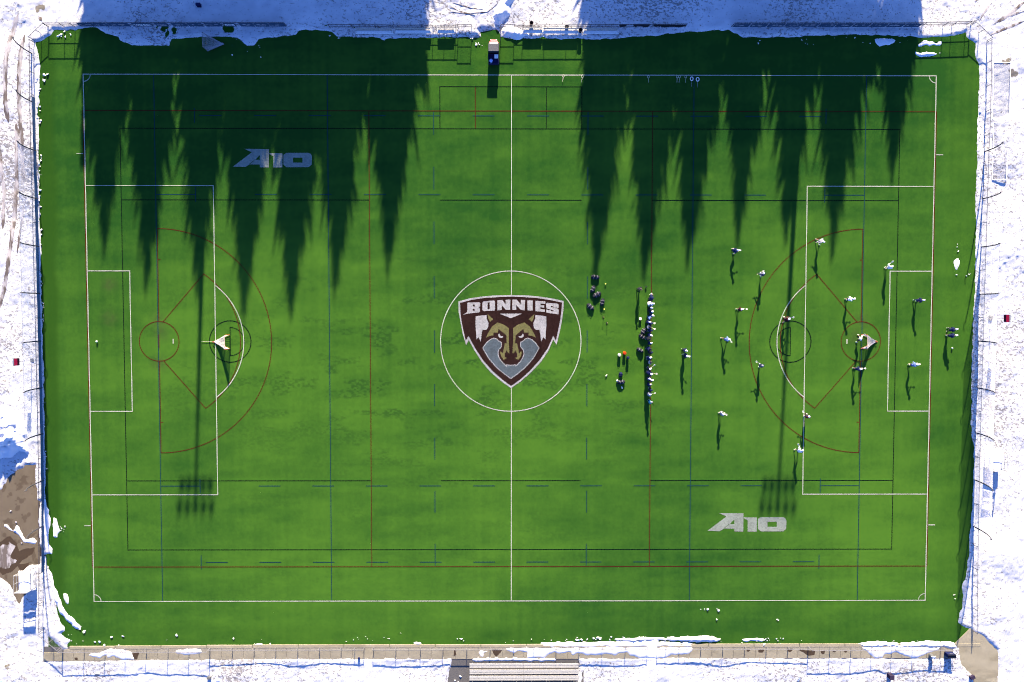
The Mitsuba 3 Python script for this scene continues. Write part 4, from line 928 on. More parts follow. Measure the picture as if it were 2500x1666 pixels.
player('player in dark maroon jersey and white helmet on the penalty arc', 'thin pale stick of the player on the penalty arc', [(1912, 774.5), (1912, 787)], [(1920, 771), (1938.4, 771)], (1.0, 1.1), yaw=.3, shirt='m_maroon', legs='m_dark', lean=.15)
player('player with arms and stick spread below the large red half circle tip', 'stick raised to the left by the player with spread arms', [(1853, 897), (1855, 890)], [(1856, 890), (1842.8, 880)], (1.2, 1.5), yaw=2.2, shirt='m_navy', legs='m_navy', head_m='m_light_grey')
player('player all in white left of the goal area top corner', 'white stick raised by the all white player', [(2159, 654), (2163, 656)], [(2162, 648), (2175, 637)], (1.1, 1.6), yaw=.7, shirt='m_white', legs='m_light_grey')
player('player in white leaning forward above the small red circle', 'white stick held by the leaning white player above the small red circle', [(2063, 730), (2066, 733)], [(2068, 727), (2086, 727.6)], (1.1, 1.1), yaw=.1, shirt='m_white', legs='m_navy', lean=.25)
player('player in navy with white helmet inside the upper goal area', '', [(2229.5, 733), (2236, 735)], None, yaw=.1, shirt='m_navy', legs='m_navy', lean=.25, long_legs=True)
player('goalkeeper in white top and dark trousers standing in the mouth of the right lacrosse goal', 'goalkeeper stick held in the mouth of the right goal', [(2096, 818), (2092, 836)], [(2096, 826), (2112, 816)], (1.0, 1.3), yaw=2.9, shirt='m_white', legs='m_dark', crouch=.08, lean=.15)
player('player holding a long white stick level, below the right goal', 'long white stick held level below the right goal', [(2082, 899), (2086, 900)], [(2091, 896.5), (2115.3, 898)], (1.15, 1.15), yaw=.0, shirt='m_navy', legs='m_navy', lean=.15)
player('player in pale blue inside the lower goal area', 'stick held by the pale blue player in the goal area', [(2217, 889.5), (2220, 891)], [(2225, 882), (2247, 888)], (1.2, 1.1), yaw=.2, shirt='m_sky_blue', legs='m_navy', lean=.25)
player('player in navy with white helmet behind the right goal line, upper of two', '', [(2312, 801), (2311, 809)], None, yaw=.2, shirt='m_navy', legs='m_dark', lean=.3, long_legs=True)
player('player in navy with big white helmet behind the right goal line, lower of two', '', [(2308.5, 818), (2311, 820)], None, yaw=.1, shirt='m_navy', legs='m_dark', lean=.35)
player('player in grey jersey with tilted white stick, lower left of the right half', 'tilted white stick of the lower left grey player', [(1754, 1008), (1758, 1010)], [(1757.4, 1001), (1775.2, 1013.8)], (1.2, 1.0), yaw=.5, shirt='m_light_grey', legs='m_navy')
player('player on the penalty area line with a stick slanting to the upper left', 'white stick slanting over the penalty area line', [(1962.6, 1017), (1966, 1016)], [(1971.6, 1011), (1955.6, 999.8)], (1.1, 1.2), yaw=1.6, shirt='m_maroon', legs='m_navy')
player('lowest player of the right half, in white and navy with legs apart', 'stick with pale head of the lowest player in the right half', [(1939, 1098), (1948, 1099)], [(1952, 1094), (1947.3, 1083)], (1.1, 1.4), yaw=.6, shirt='m_white', legs='m_navy', lean=.2)
player('coach in dark clothes standing alone left of the upper end of the player line', '', [(1555, 705), (1559.5, 706.5)], None, yaw=-.6, shirt='m_dark', legs='m_dark', long_legs=True, head='cap', head_m='m_brown', shoe='m_dark', h=1.9)
LINE = [(1590, 722), (1586, 731), (1580, 741), (1588, 743), (1586, 752), (1582, 757), (1587, 762), (1588, 770), (1582, 775), (1576, 786), (1584, 790), (1577, 798), (1583, 806), (1581, 817), (1576, 826), (1582, 838), (1577, 850), (1583, 860), (1578, 874), (1582, 884), (1580, 900), (1576, 908), (1583, 912), (1578, 922), (1586, 926), (1579, 938), (1584, 950), (1579, 962), (1583, 980)]
NUM = ['topmost', 'second', 'third', 'fourth', 'fifth', 'sixth', 'seventh', 'eighth', 'ninth', 'tenth', 'eleventh', 'twelfth', 'thirteenth', 'fourteenth', 'fifteenth']
ORD = [NUM[i] + ('' if i == 0 else ' from the top') for i in range(15)] + [('bottommost' if i == 28 else NUM[28 - i] + ' from the bottom') for i in range(15, 29)]
SH = ['m_light_grey', 'm_navy', 'm_white', 'm_white', 'm_navy', 'm_dark', 'm_navy', 'm_navy', 'm_sky_blue', 'm_navy', 'm_dark', 'm_light_grey', 'm_navy', 'm_navy', 'm_dark', 'm_navy', 'm_navy', 'm_dark', 'm_navy', 'm_light_grey', 'm_dark', 'm_navy', 'm_navy', 'm_navy', 'm_navy', 'm_navy', 'm_dark', 'm_light_grey', 'm_teal']
CN = {'m_light_grey': 'grey', 'm_white': 'white', 'm_navy': 'navy', 'm_sky_blue': 'pale blue', 'm_dark': 'black', 'm_teal': 'teal'}
HD = ['m_brown', 'm_navy', 'm_white', 'm_white', 'm_white', 'm_dark', 'm_white', 'm_white', 'm_brown', 'm_white', 'm_navy', 'm_dark', 'm_navy', 'm_white', 'm_dark', 'm_white', 'm_dark', 'm_navy', 'm_white', 'm_dark', 'm_white', 'm_navy', 'm_white', 'm_white', 'm_white', 'm_light_grey', 'm_navy', 'm_white', 'm_light_grey']
lr = np.random.default_rng(21)
for i, p in enumerate(LINE):
    c = G(1581 + (p[0] - 1581) * .6, p[1]); yw = lr.uniform(-.5, .5)
    st_ = i in (9, 11, 20, 22, 27)
    lab = f'{CN[SH[i]]} shirted player {ORD[i]} in the long line'
    hs = [(.30, .14, 1.15), (.34, -.1, .95)] if st_ else None
    k, wr = person(lab, c, yw, feet=((lr.uniform(-.08, .12), .14), (lr.uniform(-.1, .1), -.14)), lean=lr.uniform(.03, .14), shirt=SH[i], legs=('m_navy', 'm_dark')[i % 2], long_legs=bool(i % 3), head='helmet' if i not in (0, 8) else 'hair', head_m=HD[i], hands=hs, stick=1 if st_ else None, shoe=('m_white', 'm_dark')[i % 2], h=lr.uniform(1.68, 1.84))
    if st_:
        d = wr[0] - wr[1]; d = np.array([math.cos(yw) * .9, math.sin(yw) * .9 + (.3 if i == 20 else -.2), .55]); d /= np.linalg.norm(d)
        g_ = (wr[0] + wr[1]) / 2
        stick_at(g_ - d * .45, g_ + d * .75, f'white stick held by the player {ORD[i]} in the long line')

# ------------------------------------------------------------------ equipment on the pitch
def bag(px, py, ln, wd, ang, label, m='m_dark', hgt=.42):
    c = G(px, py); k = thing('kit_bag', label, 'bag'); g = np.random.default_rng(int(px * 7 + py))
    pts = []
    for x_ in np.linspace(-ln / 2, ln / 2, 6):
        for a in np.linspace(0, math.pi, 6):
            e = 1 - .35 * abs(2 * x_ / ln) ** 3
            pts.append((x_, wd / 2 * math.cos(a) * e * g.uniform(.8, 1.12), .02 + hgt * math.sin(a) * e * g.uniform(.75, 1.1)))
    v_, f_ = hull(pts); ca, sa = math.cos(ang), math.sin(ang)
    w = lambda q_: np.c_[c[0] + q_[:, 0] * ca - q_[:, 1] * sa, c[1] + q_[:, 0] * sa + q_[:, 1] * ca, q_[:, 2]]
    put('body', (w(v_), f_), m, k)
    for t in (-.18, .2):
        put('strap', (lambda q_: (w(q_[0]), q_[1]))(tube([(ln * t, wd * .52 * math.cos(a), .03 + hgt * 1.06 * math.sin(a)) for a in np.linspace(.1, math.pi - .1, 8)], .022, 5)), 'm_light_grey' if m == 'm_dark' else 'm_dark', k)
    put('pocket', (lambda q_: (w(q_[0]), q_[1]))(rbox((ln * .05, -wd * .42, hgt * .38), (ln * .5, .12, hgt * .5), .03)), m, k)


bag(1453, 677, 1.05, .55, -.1, 'dark kit bag topmost of five, at the tip of a tree shadow')
bag(1447, 706, .95, .5, 1.1, 'dark kit bag second from the top, leaning upright')
bag(1457, 720, 1.1, .6, .45, 'dark kit bag third from the top with a pale strap')
bag(1470, 738, .95, .5, 1.3, 'dark kit bag fourth from the top, right of the others')
bag(1441, 749, 1.05, .6, -.75, 'dark wedge shaped kit bag lowest and leftmost of five')
bag(1571, 809, .9, .6, .9, 'dark kit bag left of the player line, above another bag'); bag(1567, 822, .9, .45, -.6, 'dark kit bag left of the player line, below another bag'); bag(1562.5, 855, .95, .45, -.5, 'dark kit bag left of the middle of the player line')
bag(1515, 914.5, .6, .45, 1.4, 'small dark bag below the three coolers', 'm_navy'); bag(1516, 933, 1.0, .5, .15, 'heap of dark bags lowest among the equipment')


def cooler(px, py, r, h, m, lid, label, cat_='cooler'):
    c = G(px, py); k = thing('drinks_cooler', label, cat_)
    put('body', lathe([(0, 0), (r * .9, 0), (r, .05), (r, h * .85), (r * 1.04, h * .86), (r * 1.04, h * .9)], 16, (c[0], c[1], 0)), m, k, smooth=40)
    put('lid', lathe([(r * 1.04, h * .9), (r * 1.0, h), (r * .3, h + .03), (0, h + .03)], 16, (c[0], c[1], 0)), lid, k, smooth=40)
    put('spigot', bx((c[0], c[1] - r - .03, .12), (.05, .07, .05)), 'm_dark', k)
    put('handle', tube([(c[0] - r * 1.05, c[1], h * .6), (c[0] - r * 1.2, c[1], h * .75), (c[0] - r * .5, c[1], h + .12), (c[0] + r * .5, c[1], h + .12), (c[0] + r * 1.2, c[1], h * .75), (c[0] + r * 1.05, c[1], h * .6)], .014, 5), 'm_dark', k)


cooler(1511.5, 866.5, .2, .48, 'm_white', 'm_cream', 'white round drinks cooler beside an orange one')
cooler(1524, 862, .2, .48, 'm_orange', 'm_orange', 'bright orange round drinks cooler')
cooler(1532, 873, .17, .62, 'm_dark', 'm_navy', 'tall dark drinks cooler right of the orange one')


def cone(px, py, label):
    c = G(px, py); k = thing('corner_pole', label, 'marker pole')
    put('pole', tube([(c[0], c[1], .02), (c[0], c[1], .5)], .022), 'm_dark', k); put('base', lathe([(0, 0), (.12, 0), (.11, .035), (.03, .05), (0, .05)], 12, (c[0], c[1], .005)), 'm_dark', k); put('cap', lathe([(0, .48), (.04, .49), (.04, .54), (0, .56)], 8, (c[0], c[1], 0)), 'm_yellow', k)


cone(1473, 774.5, 'short yellow topped marker pole, upper of two'); cone(1482, 789, 'short yellow topped marker pole, lower of two')


def ball(px, py, r, m, label):
    c = G(px, py); v_, f_ = (lambda t: (np.array(t.vertices), np.array(t.faces)))(trimesh.creation.icosphere(2, r)); solo('ball', (v_ + (c[0], c[1], r + .005), f_), m, label, 'ball', smooth=True)


ball(1478, 694, .09, 'm_yellow', 'tiny yellow ball right of the topmost kit bags'); ball(1475, 755.5, .08, 'm_yellow', 'tiny yellow ball above the marker poles'); ball(1577, 700.6, .11, 'm_dark', 'small dark ball right of the coach'); ball(1506.6, 929.5, .13, 'm_white', 'white ball touching the lowest heap of bags'); ball(2324, 850, .1, 'm_white', 'small white ball below the two players behind the right goal'); ball(1586.5, 731, .11, 'm_cream', 'pale ball at the feet of the topmost line player'); ball(237, 834, .12, 'm_white', 'white ball in the left goal area')


def bottle(px, py, ang, label):
    c = G(px, py); k = thing('water_bottle', label, 'bottle'); d = np.array([math.cos(ang), math.sin(ang), .0])
    put('body', tube([c + (0, 0, .07) - d * .16, c + (0, 0, .07) + d * .1], .065, 9), 'm_white', k); put('neck', tube([c + (0, 0, .07) + d * .1, c + (0, 0, .07) + d * .18], .03, 7), 'm_cream', k)


bottle(1518.5, 947, -1.2, 'white bottle lying below the lowest heap of bags'); bottle(1480.5, 916.5, .9, 'white bottle lying alone left of the equipment')
c = G(1562.5, 778.5); k = thing('ball_bucket', 'white lidded bucket right of the coach shadow', 'bucket'); put('body', lathe([(0, 0), (.15, 0), (.18, .28), (0, .28)], 14, (c[0], c[1], 0)), 'm_dark', k); put('lid', lathe([(.19, .28), (.19, .32), (0, .33)], 14, (c[0], c[1], 0)), 'm_white', k)


# poles leaning on the touchline in the shade, seen as little hoops and sticks
def flag(px, py, tilt, label, m='m_cream'):
    c = G(px, py); d = np.array([tilt, -1.0, .9]); k = thing('spare_stick', label, 'lacrosse stick')
    put('shaft', tube([c + (0, 0, .04), c + d * .55 + (0, 0, -.42)], .02, 5), m, k)
    put('head', tube([c + np.array([.13 * math.cos(a), .2 + .17 * math.sin(a), .05]) for a in np.linspace(-1.57, 4.71, 11)], .024, 5), m, k)


for px, py, t, lab in ((1375, 190, -.15, 'spare stick lying on the upper touchline, leftmost of the row'), (1421.5, 191, -.2, 'spare stick lying on the upper touchline at the shade edge'), (1582.5, 192, 0, 'spare stick alone on the shaded upper touchline'), (1653, 192, -.05, 'spare stick on the shaded upper touchline, left one of a close pair'), (1658.5, 192, -.1, 'spare stick on the shaded upper touchline, right one of a close pair'), (1674, 192, -.1, 'spare stick on the shaded touchline just left of the two blue hoops')): flag(px, py, t, lab)
for px, py, lab in ((1688.5, 193, 'blue white hooped goalkeeper stick, left of two on the shaded touchline'), (1703, 194.5, 'blue white hooped goalkeeper stick, right of two on the shaded touchline')):
    c = G(px, py); k = thing('goalkeeper_stick', lab, 'lacrosse stick'); put('head', tube([c + np.array([.19 * math.cos(a), .24 * math.sin(a), .06]) for a in np.linspace(-1.57, 4.71, 13)], .05, 6), 'm_white', k); put('shaft', tube([c + (0, -.24, .05), c + (.03, -1.0, .05)], .025, 5), 'm_light_grey', k)

# ------------------------------------------------------------------ team benches
def bench(x0, x1, py, label, rot=0.0):
    a, b = G(x0, py), G(x1, py); k = thing('team_bench', label, 'bench'); cx, cy, ln = (a[0] + b[0]) / 2, (a[1] + b[1]) / 2, b[0] - a[0]
    put('seat', rbox((cx, cy - .06, .45), (ln, .34, .05), .012), 'm_aluminium', k); put('backrest', rbox((cx, cy + .22, .70), (ln, .06, .30), .012), 'm_aluminium', k); put('foot_plank', rbox((cx, cy + .16, .45), (ln, .08, .04), .01), 'm_aluminium', k)
    for t in np.linspace(-ln / 2 + .2, ln / 2 - .2, max(2, int(ln / 1.8) + 1)):
        put('leg', tube([(cx + t, cy - .2, 0), (cx + t, cy - .2, .43)], .025), 'm_steel', k); put('leg', tube([(cx + t, cy + .24, 0), (cx + t, cy + .24, .84)], .025), 'm_steel', k)
    put('snow_layer', mound(sbox(cx - ln / 2 + .05, cy - .2, cx + ln / 2 - .05, cy + .08), .05, .12, 3, .478), 'm_snow_clump', k, smooth=True)


for x0, x1, py, lab in ((871, 959, 79.5, 'long aluminium team bench farthest left, in the shade'), (966, 1052, 78.5, 'long aluminium team bench in the shade, second from the left'), (1070, 1110, 78, 'short sunlit team bench left of the top gate'), (1278, 1323, 77.5, 'short sunlit team bench right of the top gate'), (1326, 1411, 79, 'long team bench half in sun right of the top gate'), (1424, 1506, 79.5, 'long aluminium team bench farthest right, in the shade')): bench(x0, x1, py, lab)


def bin_(px, py, label, m='m_brown', h=.75):
    c = G(px, py); k = thing('trash_bin', label, 'trash bin')
    put('body', lathe([(0, 0), (.17, 0), (.24, h * .9), (.22, h * .9), (.15, .1), (0, .1)], 14, (c[0], c[1], 0)), m, k, smooth=40); put('rim', lathe([(.24, h * .88), (.26, h * .9), (.26, h), (.22, h)], 14, (c[0], c[1], 0)), m, k, smooth=40)


bin_(1297, 61, 'brown trash bin standing in sunlit snow behind the right benches'); bin_(1383, 70, 'dark trash bin behind the long bench half in sun', 'm_dark'); bin_(1416, 79, 'tall dark trash bin between the two right benches', 'm_dark', .9)
for i, (a_, b_) in enumerate(((1509, 1529), (1542, 1556), (1553, 1584), (1590, 1612), (1608, 1640), (1630, 1672))):
    A, B = G(a_, 68), G(b_, 68); zs = RNG.uniform(.55, .95, 4)
    top = [(x_, A[1] - .06, 1.3) for x_ in np.linspace(A[0], B[0], 4)]; bot = [(x_, A[1] - .10, 1.3 - z) for x_, z in zip(np.linspace(A[0] + .2, B[0] - .2, 4), zs)]
    put('torn_windscreen', (np.array(top + bot), np.array([[0, 1, 5, 4], [1, 2, 6, 5], [2, 3, 7, 6]])), 'm_dark', f3)

# ------------------------------------------------------------------ utility cart by the gate
c = G(1205.5, 130); X0, Y0 = c[0], c[1]
ck = thing('utility_cart', 'small utility cart with red nose, grey roof and open cargo bed by the top gate', 'utility cart')
def hullb(pts): return hull(np.array(pts) + (X0, Y0, 0))
nose = [(x_ * k_, y_, z) for x_, y_, k_, z in ((-.62, .62, 1, .45), (.62, .62, 1, .45), (-.62, .62, 1, 1.02), (.62, .62, 1, 1.02), (-.62, 1.15, 1, .45), (.62, 1.15, 1, .45), (-.58, 1.1, 1, .86), (.58, 1.1, 1, .86), (-.35, 1.5, 1, .45), (.35, 1.5, 1, .45), (-.3, 1.46, 1, .78), (.3, 1.46, 1, .78))]
hd_ = put('hood', hullb(nose), 'm_red', ck)
for s in (-1, 1): put('headlight', rbox((X0 + s * .34, Y0 + 1.44, .68), (.2, .1, .1), .03), 'm_white', hd_)
put('chassis', rbox((X0, Y0 - .2, .42), (1.25, 2.9, .16), .04), 'm_dark', ck)
put('windshield', (np.array([(-.58, .98, 1.0), (.58, .98, 1.0), (.58, .52, 1.84), (-.58, .52, 1.84)]) + (X0, Y0, 0), np.array([[0, 1, 2, 3]])), 'm_glass', ck)
put('dash', rbox((X0, Y0 + .7, .92), (1.2, .22, .2), .03), 'm_dark', ck)
put('roof', rbox((X0, Y0 + .12, 1.88), (1.3, 1.0, .07), .03), 'm_grey', ck)
for s in (-1, 1):
    put('roof_post', tube([(X0 + s * .6, Y0 + .95, .95), (X0 + s * .6, Y0 + .52, 1.86)], .025), 'm_dark', ck); put('roof_post', tube([(X0 + s * .6, Y0 - .38, .9), (X0 + s * .6, Y0 - .36, 1.86)], .025), 'm_dark', ck)
st_ = put('seat', rbox((X0, Y0 + .05, .72), (1.15, .5, .16), .05), 'm_dark', ck); put('seat_back', rbox((X0, Y0 - .26, 1.02), (1.15, .12, .5), .05), 'm_dark', st_)
put('steering_wheel', tube([(X0 - .3 + .17 * math.cos(a), Y0 + .45, 1.1 + .17 * math.sin(a)) for a in np.linspace(0, 6.28, 13)], .018, 5), 'm_dark', ck)
bk = put('cargo_bed', rbox((X0, Y0 - 1.05, .72), (1.3, 1.25, .06), .02), 'm_navy', ck)
for s in (-1, 1): put('side_panel', rbox((X0 + s * .63, Y0 - 1.05, .88), (.05, 1.25, .28), .015), 'm_navy', bk)
put('tailgate', rbox((X0, Y0 - 1.66, .88), (1.2, .05, .28), .015), 'm_navy', bk); put('front_panel', rbox((X0, Y0 - .46, .88), (1.2, .05, .3), .015), 'm_navy', bk)
for sx in (-1, 1):
    for yy in (.95, -1.15):
        wv = [(r_, w_) for r_, w_ in ((.0, -.11), (.26, -.11), (.3, -.07), (.3, .07), (.26, .11), (0, .11))]
        vv, ff = lathe(wv, 16); vv = vv[:, [2, 0, 1]] + (X0 + sx * .58, Y0 + yy, .305)
        wk = put('wheel', (vv, ff), 'm_tyre', ck, smooth=40); v2, f2_ = lathe([(0, .115), (.14, .115), (.15, .1), (.15, -.1), (0, -.115)], 12); put('rim', (v2[:, [2, 0, 1]] * (1.06, 1, 1) + (X0 + sx * .58, Y0 + yy, .305), f2_), 'm_grey', wk)
k = thing('cooler_box', 'white cooler box in the cargo bed of the cart', 'cooler box'); put('body', rbox((X0 + .33, Y0 - .74, .95), (.46, .42, .38), .03), 'm_white', k); put('lid', rbox((X0 + .33, Y0 - .74, 1.18), (.48, .44, .08), .03), 'm_white', k)
k = thing('ball_bag', 'pale blue ball bag lying in the cargo bed of the cart', 'bag'); put('body', hull(np.array([(X0 - .33 + .22 * math.cos(a) * s, Y0 - 1.28 + .02 * s - .25 * (1 - s) + .22 * math.sin(a) * s, .78 + z) for s, z in ((1, .0), (1, .3), (.75, .42), (.25, .2)) for a in np.linspace(0, 6.28, 9)])), 'm_bag_blue', k, smooth=60); put('drawstring', tube([(X0 - .33, Y0 - 1.48, .95), (X0 - .35, Y0 - 1.6, .9)], .03, 5), 'm_white', k)

# ------------------------------------------------------------------ bleacher and small things along the lower edge
bl = thing('bleacher', 'aluminium bleacher with long plank rows at the middle of the lower edge', 'bleacher')
xa, xb = G(1147, 1640)[0], G(1412, 1640)[0]; y0 = G(1250, 1617.5)[1]
for i in range(6):
    yy = y0 - i * .72; z = .38 + i * .26
    for j, (s0, s1) in enumerate(((xa, (xa + xb) / 2 - .1), ((xa + xb) / 2 - .08, xb))):
        put('seat_plank', rbox(((s0 + s1) / 2, yy - .11, z + .02), (s1 - s0, .32, .05), .012), 'm_aluminium', bl); put('foot_plank', rbox(((s0 + s1) / 2, yy - .44, z - .0), (s1 - s0, .26, .05), .012), 'm_aluminium', bl)
    for x_ in np.linspace(xa + .35, xb - .35, 8): put('bracket', bx((x_, yy - .3, z - .05), (.06, .66, .05)), 'm_steel', bl)
for x_ in np.linspace(xa + .35, xb - .35, 8):
    put('frame', tube([(x_, y0, .05), (x_, y0 - 4.2, 1.6)], .03), 'm_steel', bl)
    for i in (1, 3, 5): put('leg', tube([(x_, y0 - i * .72, -.02), (x_, y0 - i * .72, .38 + i * .26)], .025), 'm_steel', bl)
c = G(2170, 1647); k = thing('trash_can', 'dark square trash can in snow below the lower right fence', 'trash can'); put('body', rbox((c[0], c[1], .45), (.58, .58, .9), .04), 'm_purple', k); put('lid', rbox((c[0], c[1], .93), (.62, .62, .07), .03), 'm_purple', k); put('opening', bx((c[0], c[1] + .31, .72), (.3, .02, .14)), 'm_dark', k)
c = G(2314, 1595); k = thing('equipment_box', 'dark navy equipment box at the right end of the walkway', 'box'); put('body', rbox((c[0], c[1], .5), (1.0, .5, .95), .03), 'm_navy', k); put('lid', rbox((c[0] - .0, c[1] - .0, 1.0), (1.04, .54, .06), .02), 'm_dark', k); put('handle', tube([(c[0] - .2, c[1] + .29, .8), (c[0] + .2, c[1] + .29, .8)], .015), 'm_steel', k)
c = G(2271, 1599); k = thing('barrel', 'barrel capped with snow on the walkway left of the navy box', 'barrel'); put('body', lathe([(0, 0), (.24, 0), (.27, .3), (.27, .5), (.24, .8), (0, .8)], 16, (c[0], c[1], .02)), 'm_grey', k, smooth=40); put('snow_cap', clump((c[0], c[1], .82), .34, 3), 'm_snow_clump', k)
c = G(1947, 1655); k = thing('shovel', 'snow shovel with blue blade stuck in the snow below the fence', 'shovel'); put('blade', rbox((c[0] + .1, c[1] - .15, .2), (.5, .06, .42), .02, .9), 'm_sky_blue', k); put('handle', tube([(c[0] + .1, c[1] - .1, .35), (c[0] - .35, c[1] + .25, 1.1)], .025), 'm_brown', k); put('grip', tube([(c[0] - .42, c[1] + .2, 1.12), (c[0] - .28, c[1] + .3, 1.12)], .025), 'm_dark', k)
c = G(2371, 1652); k = thing('crate', 'purple crate beside the path at the lower right', 'crate'); put('body', rbox((c[0], c[1], .2), (.6, .42, .36), .02, .4), 'm_purple', k); put('rim', rbox((c[0], c[1], .39), (.64, .46, .04), .015, .4), 'm_purple', k)
c = G(511.5, 1654); k = thing('drain_box', 'small grey box in the snow below the lower left fence', 'box'); put('body', rbox((c[0], c[1], .14), (.5, .3, .28), .03), 'm_grey', k); put('lid', rbox((c[0], c[1], .29), (.54, .34, .04), .01), 'm_grey', k)
solo('snow_lump', mound(rough_edge(gx([(522, 1660), (531, 1653), (540, 1655), (538, 1668), (524, 1668)]), .15, .04, 3), .35, .1, 4, .05), 'm_snow_clump', 'lump of snow beside the small grey box', 'snow', smooth=True)
c = G(877, 1606); k = thing('trash_bag', 'small dark blue bag hanging by the first gate gap', 'bag'); put('body', hull(np.array([(c[0] + .16 * math.cos(a) * s, c[1] + .16 * math.sin(a) * s, z) for s, z in ((.6, .03), (1, .15), (.8, .35), (.2, .5)) for a in np.linspace(0, 6.28, 8)])), 'm_navy', k, smooth=60); put('tie', tube([(c[0], c[1], .48), (c[0] + .05, c[1], .58)], .03, 5), 'm_navy', k)
c = G(488, 14); k = thing('electric_box', 'dark blue electric box in the shaded snow at the top left', 'box'); put('body', rbox((c[0], c[1] - .1, .4), (.55, .35, .8), .03), 'm_navy', k); put('door', bx((c[0], c[1] - .285, .42), (.45, .02, .66)), 'm_navy', k)


# ------------------------------------------------------------------ what casts the shade from beyond the top of the frame
def spruce(name, label, x_, y_, H, R, seed, low=.3, group=None, n_per=17, peak=1.0):
    g = np.random.default_rng(seed); k = thing(name, label, 'tree', group)
    put('trunk', tube([(x_, y_, -.1), (x_, y_, H * .5), (x_, y_, H * .97)], [.05 * R + .1, .03 * R + .06, .02], 8), 'm_bark', k)
    V, F = [], []; o = 0
    z = low
    while z < H - .1:
        t = (z - low) / (H - low); rad = min(R * .86, .41 * (H - z) ** .92 + .06) * g.uniform(.85, 1.12); n = max(5, int(n_per * (1 - t * .6)))
        a0 = g.uniform(0, 6.28)
        for i in range(n):
            a = a0 + i * 6.283 / n + g.uniform(-.2, .2); ln = rad * g.choice([g.uniform(.55, .95), g.uniform(.8, 1.15), g.uniform(1.05, 1.32)], p=[.4, .42, .18]); w_ = ln * g.uniform(.15, .26) + .07
            rise = .62 * ln * (0.35 + t) * g.uniform(.6, 1.3)                                    # tips turned upwards
            ca, sa = math.cos(a), math.sin(a); dz = g.uniform(-.12, .12)
            b = lambda r_, s_, h_: (x_ + ca * r_ - sa * s_, y_ + sa * r_ + ca * s_, z + h_ + dz)
            p = [b(.05, 0, .1), b(ln * .45, w_, -.12 * ln), b(ln * .5, 0, -.05 * ln), b(ln * .45, -w_, -.12 * ln), b(ln * .8, w_ * .5, rise * .35), b(ln, 0, rise), b(ln * .8, -w_ * .5, rise * .35), b(ln * .5, w_ * .3, -.34 * ln), b(ln * .5, -w_ * .3, -.34 * ln), b(ln * .78, 0, -.16 * ln)]
            V += p; F += [[q_ + o for q_ in f_] for f_ in ((0, 1, 2), (0, 2, 3), (1, 4, 2), (2, 6, 3), (2, 4, 5), (2, 5, 6), (0, 7, 2), (0, 2, 8), (7, 9, 2), (2, 9, 8), (1, 7, 2), (3, 2, 8))]
            o += 10
        z += (.30 + .10 * t) * g.uniform(.8, 1.2)
    put('crown', (np.array(V), np.array(F)), 'm_needles', k)


YB = 68.0
def shadow_x(px, py):                                            # where something at the row casts its shade to this spot
    p = G(px, py); return p[0] + (YB - p[1]) * math.tan(SUN_AZ), (YB - p[1]) * math.tan(SUN_EL)
tips_l = [(253, 600, 4.0), (356, 690, 4.2), (482, 705, 4.4), (595, 765, 4.6), (710, 755, 4.4), (818, 700, 4.2), (946, 660, 4.8)]
tips_r = [(1454, 680, 4.4), (1572, 660, 4.4), (1679, 648, 4.0), (1801, 575, 4.0), (1918, 585, 4.0), (2032, 615, 4.8), (2178, 435, 3.8)]
for j, (tips, wd) in enumerate(((tips_l, 'left'), (tips_r, 'right'))):
    for i, (px, py, R) in enumerate(tips):
        x_, H = shadow_x(px, py)
        spruce('spruce_tree', f'tall dark spruce beyond the top of the pitch, number {["one","two","three","four","five","six","seven"][i]} of the {wd} row', x_, YB + RNG.uniform(-.4, .4), H * 1.02 + .3, R * RNG.uniform(.92, 1.1), 100 + i + 10 * j)
# a close hedge of narrow evergreens behind each row
def hedge(x0, x1, hfun, seed, wd):
    g = np.random.default_rng(seed); k = thing('evergreen_hedge', f'close hedge of evergreens beyond the top of the pitch, {wd}', 'hedge')
    xs = np.arange(x0 + .45, x1 - .3, .9); V, F, o = [], [], 0
    for i, x_ in enumerate(xs):
        H = hfun(x_) * g.uniform(.9, 1.08)
        thin = g.random() < .26
        for j in range(int(H * (16 if not thin else 9))):
            z = g.uniform(0, H) if not thin or g.random() < .7 else g.uniform(H * .55, H); hw = .62 * (1 - .75 * max(0, z / H - .55)) 
            xc = np.clip(x_ + g.uniform(-hw, hw), x0 + .25, x1 - .25); yc = YB + .8 + g.uniform(-.5, .5); s_ = g.uniform(.28, .5)
            a = g.uniform(0, 3.14); dx, dy = math.cos(a) * s_ * .8, math.sin(a) * s_ * .8
            xs0, xs1 = np.clip(xc - dx, x0, x1), np.clip(xc + dx, x0, x1)
            V += [(xs0, yc - dy, z - s_ * .5), (xs1, yc + dy, z - s_ * .5), (np.clip(xc + dx * .4, x0, x1), yc + dy * .4, z + s_ * .9), (np.clip(xc - dx * .5, x0, x1), yc - dy * .5, z + s_ * .7)]
            F += [[o, o + 1, o + 2], [o, o + 2, o + 3]]; o += 4
    put('foliage', (np.array(V), np.array(F)), 'm_needles', k)


xl0, xl1, xm = shadow_x(196, 300)[0], shadow_x(1053, 160)[0], shadow_x(1094, 30)[0]
h_left, h_all, h_low = shadow_x(200, 425)[1], shadow_x(600, 205)[1], shadow_x(1070, 62)[1]
hedge(xl0, xl1, lambda x_: h_left if x_ < xl0 + 2.0 else h_all, 1, 'left part'); hedge(xl1 + .02, xm, lambda x_: h_low * .93, 2, 'low end piece')
xr0, xr1 = shadow_x(1383, 90)[0], shadow_x(2244, 60)[0]
hedge(xr0, xr1, lambda x_: shadow_x(1800, 190)[1] * (1 if xr0 + 2.5 < x_ < xr1 - 2.5 else .55), 3, 'right part')

